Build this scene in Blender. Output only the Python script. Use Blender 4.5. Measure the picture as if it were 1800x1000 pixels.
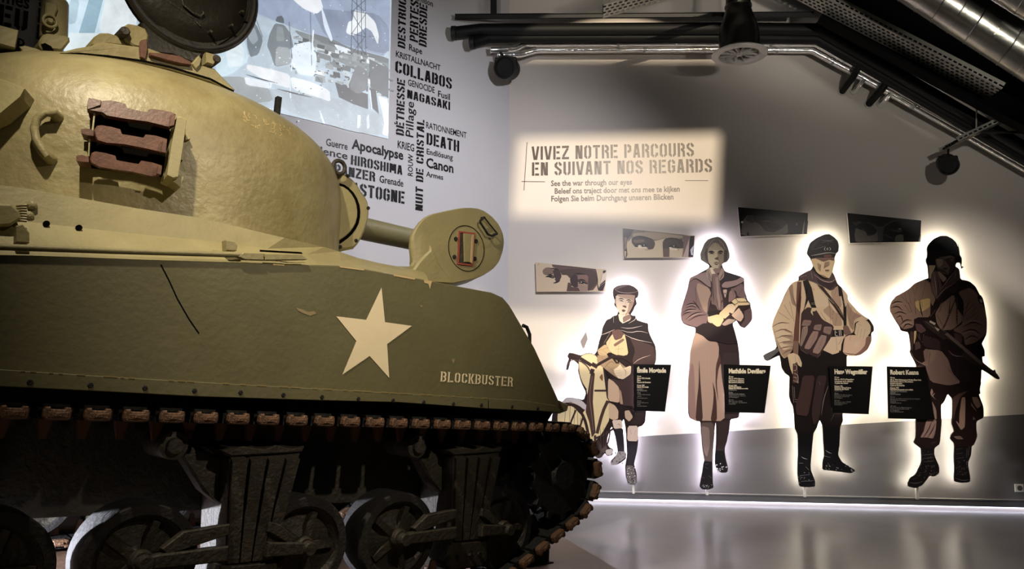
import bpy, bmesh, math, random
from math import sin, cos, tan, atan2, asin, radians, degrees, pi, sqrt, hypot
from mathutils import Vector, Matrix, Euler
from mathutils.bvhtree import BVHTree
random.seed(7)
SC = bpy.context.scene
COL = SC.collection
for _o in list(bpy.data.objects): bpy.data.objects.remove(_o)

# ---------------------------------------------------------------- camera
FPX = 1350.0; TILT = radians(6.34); ROLL = radians(-0.3)
CAM = Vector((0, 0, 1.5))
_fw = Vector((0, cos(TILT), sin(TILT))); _up0 = Vector((0, -sin(TILT), cos(TILT))); _rt0 = Vector((1, 0, 0))
_rt = _rt0*cos(ROLL) - _up0*sin(ROLL); _up = _rt0*sin(ROLL) + _up0*cos(ROLL)
cd = bpy.data.cameras.new('camera'); cam = bpy.data.objects.new('camera', cd); COL.objects.link(cam)
cd.sensor_width = 36; cd.lens = FPX/1800*36; cd.clip_start = 0.05; cd.clip_end = 100
cam.matrix_world = Matrix(((_rt.x, _up.x, -_fw.x, CAM.x), (_rt.y, _up.y, -_fw.y, CAM.y), (_rt.z, _up.z, -_fw.z, CAM.z), (0, 0, 0, 1)))
SC.camera = cam

# ---------------------------------------------------------------- world, view and main lights
SC.view_settings.view_transform = 'Standard'; SC.view_settings.look = 'None'
SC.view_settings.gamma = 1; SC.view_settings.use_curve_mapping = False
SC.view_settings.exposure = 0.0
wld = bpy.data.worlds.new('World'); SC.world = wld; wld.use_nodes = True
wld.node_tree.nodes['Background'].inputs[0].default_value = (0.9, 0.85, 0.8, 1)
wld.node_tree.nodes['Background'].inputs[1].default_value = 0.012

def light(name, kind, loc, target, power, color, **kw):
    d = bpy.data.lights.new(name, kind); o = bpy.data.objects.new(name, d); COL.objects.link(o)
    o.location = loc
    v = Vector(target) - Vector(loc)
    o.rotation_euler = v.to_track_quat('-Z', 'Y').to_euler()
    d.energy = power; d.color = color
    for k, a in kw.items(): setattr(d, k, a)
    return o
# (positions in metres; camera at 0,0,1.5 looking along +Y)
def tankpt(a, b, c):
    # point in the tank's own frame (forward, far side, up), from its heading
    X = Vector((.7363, .6735, -.0654)); Y = Vector((-.6749, .7379, 0)); Z = Vector((.048, .044, .998))
    return Vector((.226, 5.153, .119)) + X*a + Y*b + Z*c
light('tank_key_light', 'SPOT', (-1.7, 2.3, 4.8), (-1.3, 4.4, 2.4), 520, (1.0, .88, .68), spot_size=radians(72), spot_blend=.9, shadow_soft_size=.05)
light('tank_side_light', 'SPOT', (2.2, 1.6, 4.6), (-1.0, 4.5, 2.15), 560, (1.0, .87, .68), spot_size=radians(42), spot_blend=1.0, shadow_soft_size=.06)
for k, (x, tx) in enumerate(((2.0, 1.6), (3.7, 3.3), (5.2, 4.9))):
    light('figure_wash_light', 'SPOT', (x, 5.4, 4.5), (tx, 8.9, 1.35), 400, (1.0, .91, .82), spot_size=radians(50), spot_blend=1.0, shadow_soft_size=.08)
light('left_wall_light', 'SPOT', (1.0, 5.2, 4.5), (-.8, 8.4, 2.5), 500, (.95, .94, 1.0), spot_size=radians(105), spot_blend=1.0, shadow_soft_size=.1)
for k in range(9):
    x = -.4+.95*k
    light('pipe_glint_light', 'SPOT', (x, 4.3, 3.85), (x*.92, 8.4, 5.75-max(0, x-2.4)*.34+.5), 125, (1.0, .93, .84), spot_size=radians(36), spot_blend=1.0, shadow_soft_size=.05)  # added unseen spots that put highlights on the foil pipes
light('duct_fill_light', 'SPOT', (3.4, 3.4, 3.6), (4.6, 6.6, 5.2), 150, (1.0, .96, .86), spot_size=radians(80), spot_blend=.8, shadow_soft_size=.05)  # added unseen spot to brighten the ducts and trays
light('under_tank_flood', 'SPOT', tankpt(-4.05, 1.5, .30), tankpt(-1.2, .3, .34), 1100, (.84, .88, 1.0), spot_size=radians(120), spot_blend=.5, shadow_soft_size=.04)
light('undercarriage_fill_light', 'SPOT', (-1.5, 1.2, 1.0), (-.9, 4.4, .6), 9, (1.0, .76, .52), spot_size=radians(90), spot_blend=.8, shadow_soft_size=.2)  # added low fill so the running gear shows faintly
light('floor_wash_light', 'SPOT', (4.4, 5.8, 4.6), (3.5, 7.2, 0), 480, (.98, .95, .94), spot_size=radians(62), spot_blend=1.0, shadow_soft_size=.2)


# ---------------------------------------------------------------- frames of reference
def ray(x, y):
    return (_fw*FPX + _rt*(x-900) + _up*(500-y)).normalized()
class Frame:
    def __init__(s, o, x, y, z):
        s.o, s.x, s.y, s.z = Vector(o), Vector(x), Vector(y), Vector(z)
        s.M = Matrix(((s.x.x, s.y.x, s.z.x, s.o.x), (s.x.y, s.y.y, s.z.y, s.o.y), (s.x.z, s.y.z, s.z.z, s.o.z), (0, 0, 0, 1)))
    def at(s, px, py, y=0.0):
        """point of the plane at depth y of this frame seen at pixel px,py, in frame coordinates"""
        d = ray(px, py); P = s.o + s.y*y
        t = (P-CAM).dot(s.y)/d.dot(s.y)
        v = CAM + d*t - s.o
        return Vector((v.dot(s.x), v.dot(s.y), v.dot(s.z)))
def floor_hit(px, py, z=0.0):
    d = ray(px, py); t = (z-CAM.z)/d.z
    return CAM + d*t
def make_frame(o, xdir, pitch=0):
    x = Vector(xdir).normalized(); y = Vector((0, 0, 1)).cross(x).normalized(); z = x.cross(y)
    return Frame(o, x, y, z)
# back wall: x along the wall to the right, y into the wall
_b1 = floor_hit(1030, 880); _b2 = floor_hit(1800, 897)
BW = make_frame((_b1.x, _b1.y, 0), (_b2.x-_b1.x, _b2.y-_b1.y, 0))
# left wall, meeting the back wall in the corner at pixel column 893
_c = BW.at(893, 500, 0); XC = _c.x; CORNER = BW.M @ _c; CORNER.z = 0
_l = ray(2420, 655); LW = make_frame(CORNER, (_l.x, _l.y, 0))
# tank: x towards its nose, y to its far side, z up, pitched slightly nose-down
_h = ray(2400, 792)
_ty = Vector((0, 0, 1)).cross(_h).normalized(); _tz = _h.cross(_ty)
_F0 = Frame(CAM + _ty*3.65, _h, _ty, _tz)
_p = _F0.at(971, 752, 0)
TK = Frame(_F0.M @ _p - _tz*1.0, _h, _ty, _tz)

# ---------------------------------------------------------------- materials
def lin(c):
    return tuple(((v/255)/12.92 if v/255 <= 0.04045 else ((v/255+0.055)/1.055)**2.4) for v in c)
MATS = {}
def mat(name, rgb=(128, 128, 128), rough=0.6, metal=0.0, noise=0.0, nscale=8, bump=0.0, bscale=40, emit=0, spec=0.5, rough2=None, tint=None, detail=6):
    if name in MATS: return MATS[name]
    m = bpy.data.materials.new(name); m.use_nodes = True; MATS[name] = m
    N = m.node_tree.nodes; L = m.node_tree.links; b = N['Principled BSDF']
    c = lin(rgb)
    b.inputs['Base Color'].default_value = (*c, 1); b.inputs['Roughness'].default_value = rough
    b.inputs['Metallic'].default_value = metal; b.inputs['Specular IOR Level'].default_value = spec
    if emit:
        b.inputs['Emission Color'].default_value = (*c, 1); b.inputs['Emission Strength'].default_value = emit
    if noise or bump or rough2 is not None:
        tc = N.new('ShaderNodeTexCoord')
    if noise:
        n = N.new('ShaderNodeTexNoise'); n.inputs['Scale'].default_value = nscale; n.inputs['Detail'].default_value = detail
        n.inputs['Roughness'].default_value = 0.62
        L.new(tc.outputs['Object'], n.inputs['Vector'])
        r = N.new('ShaderNodeValToRGB'); r.color_ramp.elements[0].position = 0.3; r.color_ramp.elements[1].position = 0.7
        t = lin(tint) if tint else tuple(v*(1-noise) for v in c)
        r.color_ramp.elements[0].color = (*t, 1); r.color_ramp.elements[1].color = (*[min(1, v*(1+noise*.5)) for v in c], 1)
        L.new(n.outputs['Fac'], r.inputs[0]); L.new(r.outputs[0], b.inputs['Base Color'])
    if rough2 is not None:
        n = N.new('ShaderNodeTexNoise'); n.inputs['Scale'].default_value = nscale*1.7; n.inputs['Detail'].default_value = 5
        L.new(tc.outputs['Object'], n.inputs['Vector'])
        mr = N.new('ShaderNodeMapRange'); mr.inputs[1].default_value = .3; mr.inputs[2].default_value = .7
        mr.inputs[3].default_value = rough; mr.inputs[4].default_value = rough2
        L.new(n.outputs['Fac'], mr.inputs[0]); L.new(mr.outputs[0], b.inputs['Roughness'])
    if bump:
        n = N.new('ShaderNodeTexNoise'); n.inputs['Scale'].default_value = bscale; n.inputs['Detail'].default_value = 6
        L.new(tc.outputs['Object'], n.inputs['Vector'])
        bp = N.new('ShaderNodeBump'); bp.inputs['Strength'].default_value = bump; bp.inputs['Distance'].default_value = 0.02
        L.new(n.outputs['Fac'], bp.inputs['Height']); L.new(bp.outputs[0], b.inputs['Normal'])
    return m
def attr_mat(name, rough=0.45, emit=0.0, spec=0.5, var=0.0, vscale=3):
    """flat print: the ink colour is stored per face"""
    m = bpy.data.materials.new(name); m.use_nodes = True; N = m.node_tree.nodes; L = m.node_tree.links; b = N['Principled BSDF']
    a = N.new('ShaderNodeAttribute'); a.attribute_name = 'ink'
    src = a.outputs['Color']
    if var:
        tc = N.new('ShaderNodeTexCoord'); mp = N.new('ShaderNodeMapping'); mp.inputs['Scale'].default_value = (1, 1, 1)
        n = N.new('ShaderNodeTexNoise'); n.inputs['Scale'].default_value = vscale; n.inputs['Detail'].default_value = 9; n.inputs['Roughness'].default_value = .7
        n.inputs['Distortion'].default_value = .6
        L.new(tc.outputs['Object'], mp.inputs[0]); L.new(mp.outputs[0], n.inputs['Vector'])
        mr = N.new('ShaderNodeMapRange'); mr.inputs[1].default_value = .32; mr.inputs[2].default_value = .68; mr.inputs[3].default_value = 1-var; mr.inputs[4].default_value = 1+var
        L.new(n.outputs['Fac'], mr.inputs[0])
        mx = N.new('ShaderNodeVectorMath'); mx.operation = 'SCALE'
        L.new(src, mx.inputs[0]); L.new(mr.outputs[0], mx.inputs['Scale']); src = mx.outputs[0]
    if emit:
        b.inputs['Base Color'].default_value = (.3, .3, .3, 1)
        L.new(src, b.inputs['Emission Color']); b.inputs['Emission Strength'].default_value = emit
    else:
        L.new(src, b.inputs['Base Color'])
    b.inputs['Roughness'].default_value = rough; b.inputs['Specular IOR Level'].default_value = spec
    MATS[name] = m
    return m

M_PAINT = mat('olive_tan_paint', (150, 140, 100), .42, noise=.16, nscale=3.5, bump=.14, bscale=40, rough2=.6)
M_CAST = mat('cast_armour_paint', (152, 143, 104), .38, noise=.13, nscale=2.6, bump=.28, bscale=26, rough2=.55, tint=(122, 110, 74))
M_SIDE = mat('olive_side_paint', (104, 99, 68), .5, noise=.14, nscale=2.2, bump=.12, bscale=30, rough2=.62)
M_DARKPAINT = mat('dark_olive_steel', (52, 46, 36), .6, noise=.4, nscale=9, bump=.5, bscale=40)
M_BLACKST = mat('blackened_steel', (20, 19, 17), .7, noise=.4, nscale=12, bump=.5, bscale=40)
M_RUST = mat('rusty_brown_steel', (98, 64, 48), .5, noise=.35, nscale=18, bump=.12, bscale=60)
M_RUSTD = mat('rusty_track_steel', (112, 84, 64), .5, noise=.4, nscale=20, bump=.4, bscale=70, metal=.2)
M_RUBBER = mat('worn_rubber', (34, 31, 30), .8, noise=.4, nscale=10, bump=.4)
M_TREAD = mat('polished_tyre_tread', (150, 145, 140), .5, noise=.3, nscale=14)
M_CREAM = mat('cream_paint', (244, 226, 188), .6, noise=.05, nscale=10)
M_BLACK = mat('matt_black', (12, 12, 12), .6)
M_DARKGROOVE = mat('dark_gap', (9, 7, 5), .95, spec=.05)
M_INK = mat('black_vinyl', (14, 12, 12), .45)
M_SIGNINK = mat('glare_brown_vinyl', (62, 46, 34), .4)  # black vinyl lifted to brown, glare painted into the ink
M_WHITE = mat('white_wall_paint', (205, 203, 205), .75, noise=.03, nscale=1.5, bump=.05, bscale=90)
M_WALL = mat('warm_wall_paint', (214, 205, 196), .6, noise=.03, nscale=1.2, bump=.04, bscale=90)
M_BAND = mat('grey_band_paint', (104, 100, 100), .55, noise=.05, nscale=2)
M_ALU = mat('brushed_aluminium', (170, 170, 172), .35, metal=.9, noise=.1, nscale=30)
M_FOIL = mat('crinkled_foil', (248, 246, 242), .17, metal=.9, bump=.45, bscale=16)
M_DUCT = mat('galvanised_duct', (140, 138, 130), .28, metal=1, noise=.25, nscale=7, bump=.08, bscale=20)
M_TRAY = mat('galvanised_tray', (175, 172, 162), .45, metal=.5, noise=.2, nscale=20)
M_PIPE = mat('black_pipe_insulation', (11, 11, 11), .6, bump=.1, spec=.25)
M_ROOF = mat('black_roof', (8, 8, 8), .9, noise=.3, nscale=3, spec=.1)
M_DIFF = mat('white_diffuser', (200, 195, 190), .4)
M_RED = mat('red_primer', (150, 70, 55), .6, noise=.2, nscale=30)
M_EDGE = mat('white_board_edge', (225, 220, 210), .5)
M_COOL = mat('led_cool', (238, 234, 252), emit=75)
M_WARM = mat('led_warm', (255, 248, 226), emit=75)
M_LEDF = mat('led_floor', (228, 228, 250), emit=4)
M_PRINT = attr_mat('printed_board', .32)
M_SCREEN = attr_mat('projected_picture', .6, emit=1.0, var=.2, vscale=3.2)

# ---------------------------------------------------------------- mesh helpers
def mobj(name, verts, faces, material, parent=None, M=None, smooth=False, mats=None, fm=None, inks=None):
    me = bpy.data.meshes.new(name); me.from_pydata([tuple(v) for v in verts], [], faces)
    for mm in (mats or [material]): me.materials.append(mm)
    if fm:
        for p, k in zip(me.polygons, fm): p.material_index = k
    if inks:
        a = me.color_attributes.new('ink', 'FLOAT_COLOR', 'CORNER')
        for p, c in zip(me.polygons, inks):
            for li in p.loop_indices: a.data[li].color = (*c, 1)
    if smooth:
        me.polygons.foreach_set('use_smooth', [True]*len(me.polygons))
    me.validate(); me.update()
    o = bpy.data.objects.new(name, me); COL.objects.link(o)
    if parent is not None: o.parent = parent
    if M is not None: o.matrix_local = M
    return o
def empty(name, M, label=None, cat=None, group=None, parent=None):
    o = bpy.data.objects.new(name, None); COL.objects.link(o); o.matrix_world = M
    o.empty_display_size = .1
    if parent is not None: o.parent = parent; o.matrix_local = M
    if label: tag(o, label, cat, group)
    return o
def tag(o, label, cat, group=None):
    o['label'] = label; o['category'] = cat
    if group: o['group'] = group
    return o
def struct(o, label=None):
    o['kind'] = 'structure'
    if label: o['label'] = label
    return o
class MB:
    """collects simple solids into one mesh"""
    def __init__(s): s.v = []; s.f = []; s.m = []; s.k = 0
    def add(s, v, f):
        n = len(s.v); s.v += [Vector(a) for a in v]; s.f += [tuple(i+n for i in q) for q in f]; s.m += [s.k]*len(f)
        return s
    def box(s, x0, x1, y0, y1, z0, z1, R=None):
        v = [Vector((x, y, z)) for x in (x0, x1) for y in (y0, y1) for z in (z0, z1)]
        if R is not None: v = [R @ a for a in v]
        return s.add(v, [(0, 1, 3, 2), (4, 6, 7, 5), (0, 4, 5, 1), (2, 3, 7, 6), (0, 2, 6, 4), (1, 5, 7, 3)])
    def prism(s, pts, y0, y1, inset=0.0):
        """pts: (x,z) outline, extruded from y0 (near face) to y1; inset bevels the near face"""
        n = len(pts); cx = sum(p[0] for p in pts)/n; cz = sum(p[1] for p in pts)/n
        area = sum(pts[i][0]*pts[(i+1) % n][1]-pts[(i+1) % n][0]*pts[i][1] for i in range(n))
        sg = 1 if area > 0 else -1
        if sg < 0: pts = pts[::-1]
        v = []; f = []
        if inset:
            ins = []
            for i in range(n):
                a = Vector(pts[i-1]); b = Vector(pts[i]); c = Vector(pts[(i+1) % n])
                d1 = (b-a).normalized() if (b-a).length > 1e-9 else Vector((1, 0)); d2 = (c-b).normalized() if (c-b).length > 1e-9 else d1
                nn = Vector((-d1.y-d2.y, d1.x+d2.x)); nn = nn.normalized() if nn.length > 1e-6 else Vector((-d1.y, d1.x))
                ins.append(b + nn*inset)
            v += [(p[0], y0, p[1]) for p in ins]; v += [(p[0], y0+inset, p[1]) for p in pts]; v += [(p[0], y1, p[1]) for p in pts]
            f.append(tuple(range(n)))
            for i in range(n):
                j = (i+1) % n
                f.append((i, i+n, j+n, j)); f.append((i+n, i+2*n, j+2*n, j+n))
            f.append(tuple(range(3*n-1, 2*n-1, -1)))
        else:
            v += [(p[0], y0, p[1]) for p in pts]; v += [(p[0], y1, p[1]) for p in pts]
            f.append(tuple(range(n)))
            for i in range(n):
                j = (i+1) % n
                f.append((i, i+n, j+n, j))
            f.append(tuple(range(2*n-1, n-1, -1)))
        return s.add(v, f)
    def tube(s, pts, r, seg=12, cap=True, rs=None):
        pts = [Vector(p) for p in pts]; n = len(pts); v = []; f = []
        T = []
        for i in range(n):
            a = pts[max(i-1, 0)]; b = pts[min(i+1, n-1)]; T.append((b-a).normalized())
        up = Vector((0, 0, 1)) if abs(T[0].z) < .9 else Vector((1, 0, 0))
        N = T[0].cross(up).normalized()
        for i in range(n):
            N = (N - T[i]*N.dot(T[i])).normalized(); B = T[i].cross(N)
            rr = rs[i] if rs else r
            k = 1.0
            if 0 < i < n-1:
                c = (pts[i]-pts[i-1]).normalized().dot(T[i]); k = 1/max(c, .6)
            for j in range(seg):
                a = 2*pi*j/seg; v.append(pts[i] + (N*cos(a)+B*sin(a))*rr)
        for i in range(n-1):
            for j in range(seg):
                k = (j+1) % seg; f.append((i*seg+j, i*seg+k, (i+1)*seg+k, (i+1)*seg+j))
        if cap:
            f.append(tuple(range(seg-1, -1, -1))); f.append(tuple((n-1)*seg+j for j in range(seg)))
        return s.add(v, f)
    def lathe(s, prof, c=(0, 0, 0), axis='y', seg=32, close=False):
        """prof: list of (radius, along axis)"""
        v = []; f = []; n = len(prof); c = Vector(c)
        for r, h in prof:
            for j in range(seg):
                a = 2*pi*j/seg
                if axis == 'y': v.append(c+Vector((r*cos(a), h, r*sin(a))))
                elif axis == 'z': v.append(c+Vector((r*cos(a), r*sin(a), h)))
                else: v.append(c+Vector((h, r*cos(a), r*sin(a))))
        for i in range(n-1 if not close else n):
            i2 = (i+1) % n
            for j in range(seg):
                k = (j+1) % seg; f.append((i*seg+j, i2*seg+j, i2*seg+k, i*seg+k))
        if not close:
            if prof[0][0] > 1e-6: f.append(tuple(range(seg)))
            if prof[-1][0] > 1e-6: f.append(tuple((n-1)*seg+j for j in range(seg-1, -1, -1)))
        return s.add(v, f)
    def torus(s, c, R, r, axis='y', seg=24, ss=8, sx=1, sz=1):
        prof = [(R + r*cos(2*pi*i/ss), r*sin(2*pi*i/ss)) for i in range(ss)]
        n = len(s.v); s.lathe(prof, (0, 0, 0), axis, seg, True)
        for i in range(n, len(s.v)):
            q = s.v[i]; s.v[i] = Vector((q.x*sx, q.y, q.z*sz)) + Vector(c)
        return s
    def build(s, name, material, parent=None, M=None, smooth=False, mats=None):
        o = mobj(name, s.v, s.f, material, parent, M, smooth, mats=mats, fm=s.m if mats else None)
        bm = bmesh.new(); bm.from_mesh(o.data); bmesh.ops.recalc_face_normals(bm, faces=bm.faces); bm.to_mesh(o.data); bm.free()
        if smooth:
            try: o.data.set_sharp_from_angle(angle=radians(40))
            except Exception: pass
        return o
def px(fr, s, ox=0, oy=0, sc=1.0, y=0.0):
    """'x,y x,y' pixel string (in a crop with origin ox,oy and scale sc) -> (x,z) outline on plane y of a frame"""
    out = []
    for t in s.split():
        a, b = t.split(','); p = fr.at(ox+float(a)/sc, oy+float(b)/sc, y); out.append((p.x, p.z))
    return out
def chaikin(p, n=1, r=.14):
    if n > 1: r = .25
    for _ in range(n):
        q = []
        for i in range(len(p)):
            a = p[i]; b = p[(i+1) % len(p)]
            q.append((a[0]*(1-r)+b[0]*r, a[1]*(1-r)+b[1]*r)); q.append((a[0]*r+b[0]*(1-r), a[1]*r+b[1]*(1-r)))
        p = q
    return p
def rotz(a): return Matrix.Rotation(a, 4, 'Z')
# ---------------------------------------------------------------- lettering
def stroke2d(pts, w):
    """polyline with butt ends -> quads (verts2d, faces)"""
    pts = [Vector(p) for p in pts]; n = len(pts); L = []; R = []
    for i in range(n):
        if i == 0: d = (pts[1]-pts[0]).normalized(); nn = Vector((-d.y, d.x)); k = 1
        elif i == n-1: d = (pts[-1]-pts[-2]).normalized(); nn = Vector((-d.y, d.x)); k = 1
        else:
            d1 = (pts[i]-pts[i-1]).normalized(); d2 = (pts[i+1]-pts[i]).normalized()
            nn = Vector((-d1.y-d2.y, d1.x+d2.x)).normalized(); k = 1/max(.5, nn.dot(Vector((-d1.y, d1.x))))
        L.append(pts[i]+nn*w/2*k); R.append(pts[i]-nn*w/2*k)
    return L+R, [(i, i+n, i+n+1, i+1) for i in range(n-1)]
_T = .17; _W = .50; _a = _T/2; _b = _W-_T/2; _t = 1-_T/2; _m = _W/2; _g = .035; _c = .10
def _LB(): return [(_m-_g, _t), (_a+_c, _t), (_a, _t-_c), (_a, _a+_c), (_a+_c, _a), (_m-_g, _a)]
def _RB(): return [(_W-x, y) for x, y in _LB()]
GL = {
 'A': [[(_a, 0), (_m-_g-.01, 1)], [(_b, 0), (_m+_g+.01, 1)], [(_m-.07, .3), (_m+.07, .3)]],
 'B': [[(_a, 0), (_a, 1)], [(_a+_T*.8, _t), (_b-_c, _t), (_b, _t-_c), (_b, .6), (_b-.09, .52), (_a+_T*.8, .52)], [(_b-.1, .49), (_b, .4), (_b, _a+_c), (_b-_c, _a), (_a+_T*.8, _a)]],
 'C': [_LB(), [(_m+_g, _t), (_b-_c, _t), (_b, _t-_c), (_b, .66)], [(_m+_g, _a), (_b-_c, _a), (_b, _a+_c), (_b, .34)]],
 'D': [[(_a, 0), (_a, 1)], [(_a+_T*.8, _t), (_b-_c, _t), (_b, _t-_c), (_b, _a+_c), (_b-_c, _a), (_a+_T*.8, _a)]],
 'E': [[(_a, 0), (_a, 1)], [(_a+_T*.8, _t), (_W, _t)], [(_a+_T*.8, .52), (_W-.06, .52)], [(_a+_T*.8, _a), (_W, _a)]],
 'F': [[(_a, 0), (_a, 1)], [(_a+_T*.8, _t), (_W, _t)], [(_a+_T*.8, .52), (_W-.06, .52)]],
 'G': [_LB(), [(_m+_g, _t), (_b-_c, _t), (_b, _t-_c), (_b, .68)], [(_m+_g, _a), (_b-_c, _a), (_b, _a+_c), (_b, .48), (_m+.02, .48)]],
 'H': [[(_a, 0), (_a, 1)], [(_b, 0), (_b, 1)], [(_a+_T*.75, .5), (_b-_T*.75, .5)]],
 'I': [[(_a, 0), (_a, 1)]],
 'J': [[(_b, 1), (_b, _a+_c), (_b-_c, _a), (_m+_g, _a)], [(_m-_g, _a), (_a+_c, _a), (_a, _a+_c), (_a, .3)]],
 'K': [[(_a, 0), (_a, 1)], [(_a+_T*.9, .5), (_b, 1)], [(_a+_T*.95, .52), (_b+.01, 0)]],
 'L': [[(_a, 0), (_a, 1)], [(_a+_T*.8, _a), (_W-.02, _a)]],
 'M': [[(_a, 0), (_a, 1)], [(_b+.14, 0), (_b+.14, 1)], [(_a+.12, .98), (_m+.04, .25)], [(_b+.02, .98), (_m+.1, .25)]],
 'N': [[(_a, 0), (_a, 1)], [(_b, 0), (_b, 1)], [(_a+.1, .97), (_b-.1, .03)]],
 'O': [_LB(), _RB()],
 'P': [[(_a, 0), (_a, 1)], [(_a+_T*.8, _t), (_b-_c, _t), (_b, _t-_c), (_b, .55), (_b-_c, .46), (_a+_T*.8, .46)]],
 'R': [[(_a, 0), (_a, 1)], [(_a+_T*.8, _t), (_b-_c, _t), (_b, _t-_c), (_b, .62), (_b-.08, .53), (_a+_T*.8, .53)], [(_b-.1, .47), (_b, .38), (_b+.01, 0)]],
 'S': [[(_m-_g, _t), (_a+_c, _t), (_a, _t-_c), (_a, .66), (_m, .5), (_b, .36), (_b, _a+_c), (_b-_c, _a), (_m+_g, _a)], [(_m+_g, _t), (_b-_c, _t), (_b, _t-_c), (_b, .7)], [(_m-_g, _a), (_a+_c, _a), (_a, _a+_c), (_a, .3)]],
 'T': [[(0, _t), (_W, _t)], [(_m, 0), (_m, 1-_T-.03)]],
 'U': [[(_a, 1), (_a, _a+_c), (_a+_c, _a), (_m-_g, _a)], [(_b, 1), (_b, _a+_c), (_b-_c, _a), (_m+_g, _a)]],
 'V': [[(_a-.03, 1), (_m-_g-.01, 0)], [(_b+.03, 1), (_m+_g+.01, 0)]],
 'W': [[(_a-.03, 1), (.17, 0)], [(.3, .75), (.21, 0)], [(.34, .75), (.43, 0)], [(.61, 1), (.47, 0)]],
 'Z': [[(0, _t), (_W, _t)], [(_b, 1-_T-.02), (_a, _T+.02)], [(0, _a), (_W, _a)]],
}
GW = {'I': _T, 'M': _W+.14, 'W': .64, 'T': _W, 'L': _W-.02}
def stencil(text, weight=1.0, serif=False):
    V = []; Fc = []; x = 0
    for ch in text:
        if ch == ' ': x += .34; continue
        acc = ch in 'É'
        key = {'É': 'E'}.get(ch, ch)
        st = list(GL[key])
        if acc: st = st + [[(.2, 1.08), (.34, 1.22)]]
        if serif:
            for s_ in list(st):
                for e in (s_[0], s_[-1]):
                    if e[1] in (0, 1) : st = st + [[(e[0]-.12, abs(e[1]-.03)), (e[0]+.12, abs(e[1]-.03))]]
        for k_, s_ in enumerate(st):
            w = _T*weight
            if acc and k_ == len(st)-1: w *= .7
            if serif and len(s_) == 2 and abs(s_[0][1]-s_[1][1]) < .01 and abs(s_[0][0]-s_[1][0]) < .25: w = .06
            v, f = stroke2d(s_, w); n = len(V)
            V += [Vector((p.x+x, p.y)) for p in v]; Fc += [tuple(i+n for i in q) for q in f]
        x += GW.get(key, _W)+.115
    return V, Fc, x-.115
_cap = None
def sans(text, bold=.018):
    bold += .012
    global _cap
    def raw(t, b):
        c = bpy.data.curves.new('tmp_text', 'FONT'); c.body = t; c.offset = b; c.resolution_u = 2; c.size = 1
        o = bpy.data.objects.new('tmp_text', c); COL.objects.link(o)
        dg = bpy.context.evaluated_depsgraph_get(); me = bpy.data.meshes.new_from_object(o.evaluated_get(dg))
        V = [Vector((v.co.x, v.co.y)) for v in me.vertices]; Fc = [tuple(p.vertices) for p in me.polygons]
        bpy.data.objects.remove(o); bpy.data.curves.remove(c); bpy.data.meshes.remove(me)
        return V, Fc
    if _cap is None:
        v, _ = raw('H', 0); _cap = max(p.y for p in v)
    V, Fc = raw(text, bold); x0 = min(p.x for p in V); x1 = max(p.x for p in V)
    return [Vector((p.x-x0, p.y/_cap)) for p in V], Fc, x1-x0
def put_word(name, fr, glyphs, p0, p1, top, material, y=-.003, parent=None, flat=True, vert=False):
    """p0,p1: baseline start and end pixels; top: pixel at cap height above the start"""
    V, Fc, w = glyphs
    a = fr.at(p0[0], p0[1], y); b = fr.at(p1[0], p1[1], y); t = fr.at(top[0], top[1], y)
    a = Vector((a.x, a.z)); b = Vector((b.x, b.z)); t = Vector((t.x, t.z))
    if flat and not vert: m = (a.y+b.y)/2; a.y = b.y = m; h = t.y-a.y
    elif vert: m = (a.x+b.x)/2; a.x = b.x = m; h = a.x-t.x
    else: d = (b-a).normalized(); h = abs((t-a).dot(Vector((-d.y, d.x))))
    run = (b-a)/w; d = (b-a).normalized(); up = Vector((-d.y, d.x))*abs(h)
    vs = [(a.x+p.x*run.x+p.y*up.x, y, a.y+p.x*run.y+p.y*up.y) for p in V]
    M = None
    o = mobj(name, vs, [q for q in Fc], material, parent, M)
    return o

# ---------------------------------------------------------------- setting
def mk_floor():
    m = mat('grey_epoxy_floor', (150, 146, 144), .21, noise=.06, nscale=1.6, bump=.045, bscale=9, rough2=.27, spec=.6)
    v = [(-12, -3, 0), (9, -3, 0), (9, 11, 0), (-12, 11, 0)]
    return struct(mobj('floor', v, [(0, 1, 2, 3)], m))
FLOOR = mk_floor()
# tank stand: brown screeded platform, level with the tank's pitched ground line
_pe1 = floor_hit(975, 925, 0.10); _pe2 = floor_hit(1103, 1002, 0.10)
def platform():
    m = mat('brown_screed', (118, 92, 74), .5, noise=.3, nscale=3, bump=.2, bscale=30)
    d = (_pe2-_pe1).normalized(); far = _pe1-d*2.6; near = _pe1+d*2.0
    hx = Vector((TK.x.x, TK.x.y, 0)).normalized()
    out = [near, far, far-hx*7.5, near-hx*7.5]
    def ztop(p):  # follows the pitched ground plane of the tank
        return TK.o.z + (p-TK.o).dot(hx)*TK.x.z/hypot(TK.x.x, TK.x.y) - .012
    top = [Vector((p.x, p.y, max(ztop(p), .02))) for p in out]; bot = [Vector((p.x, p.y, 0)) for p in out]
    mb = MB(); mb.add(top+bot, [(0, 1, 2, 3), (4, 5, 1, 0), (5, 6, 2, 1), (6, 7, 3, 2), (7, 4, 0, 3), (7, 6, 5, 4)])
    o = mb.build('display_platform', m); tag(o, 'brown screeded platform sloping under the tank', 'platform'); return o
platform()

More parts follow.
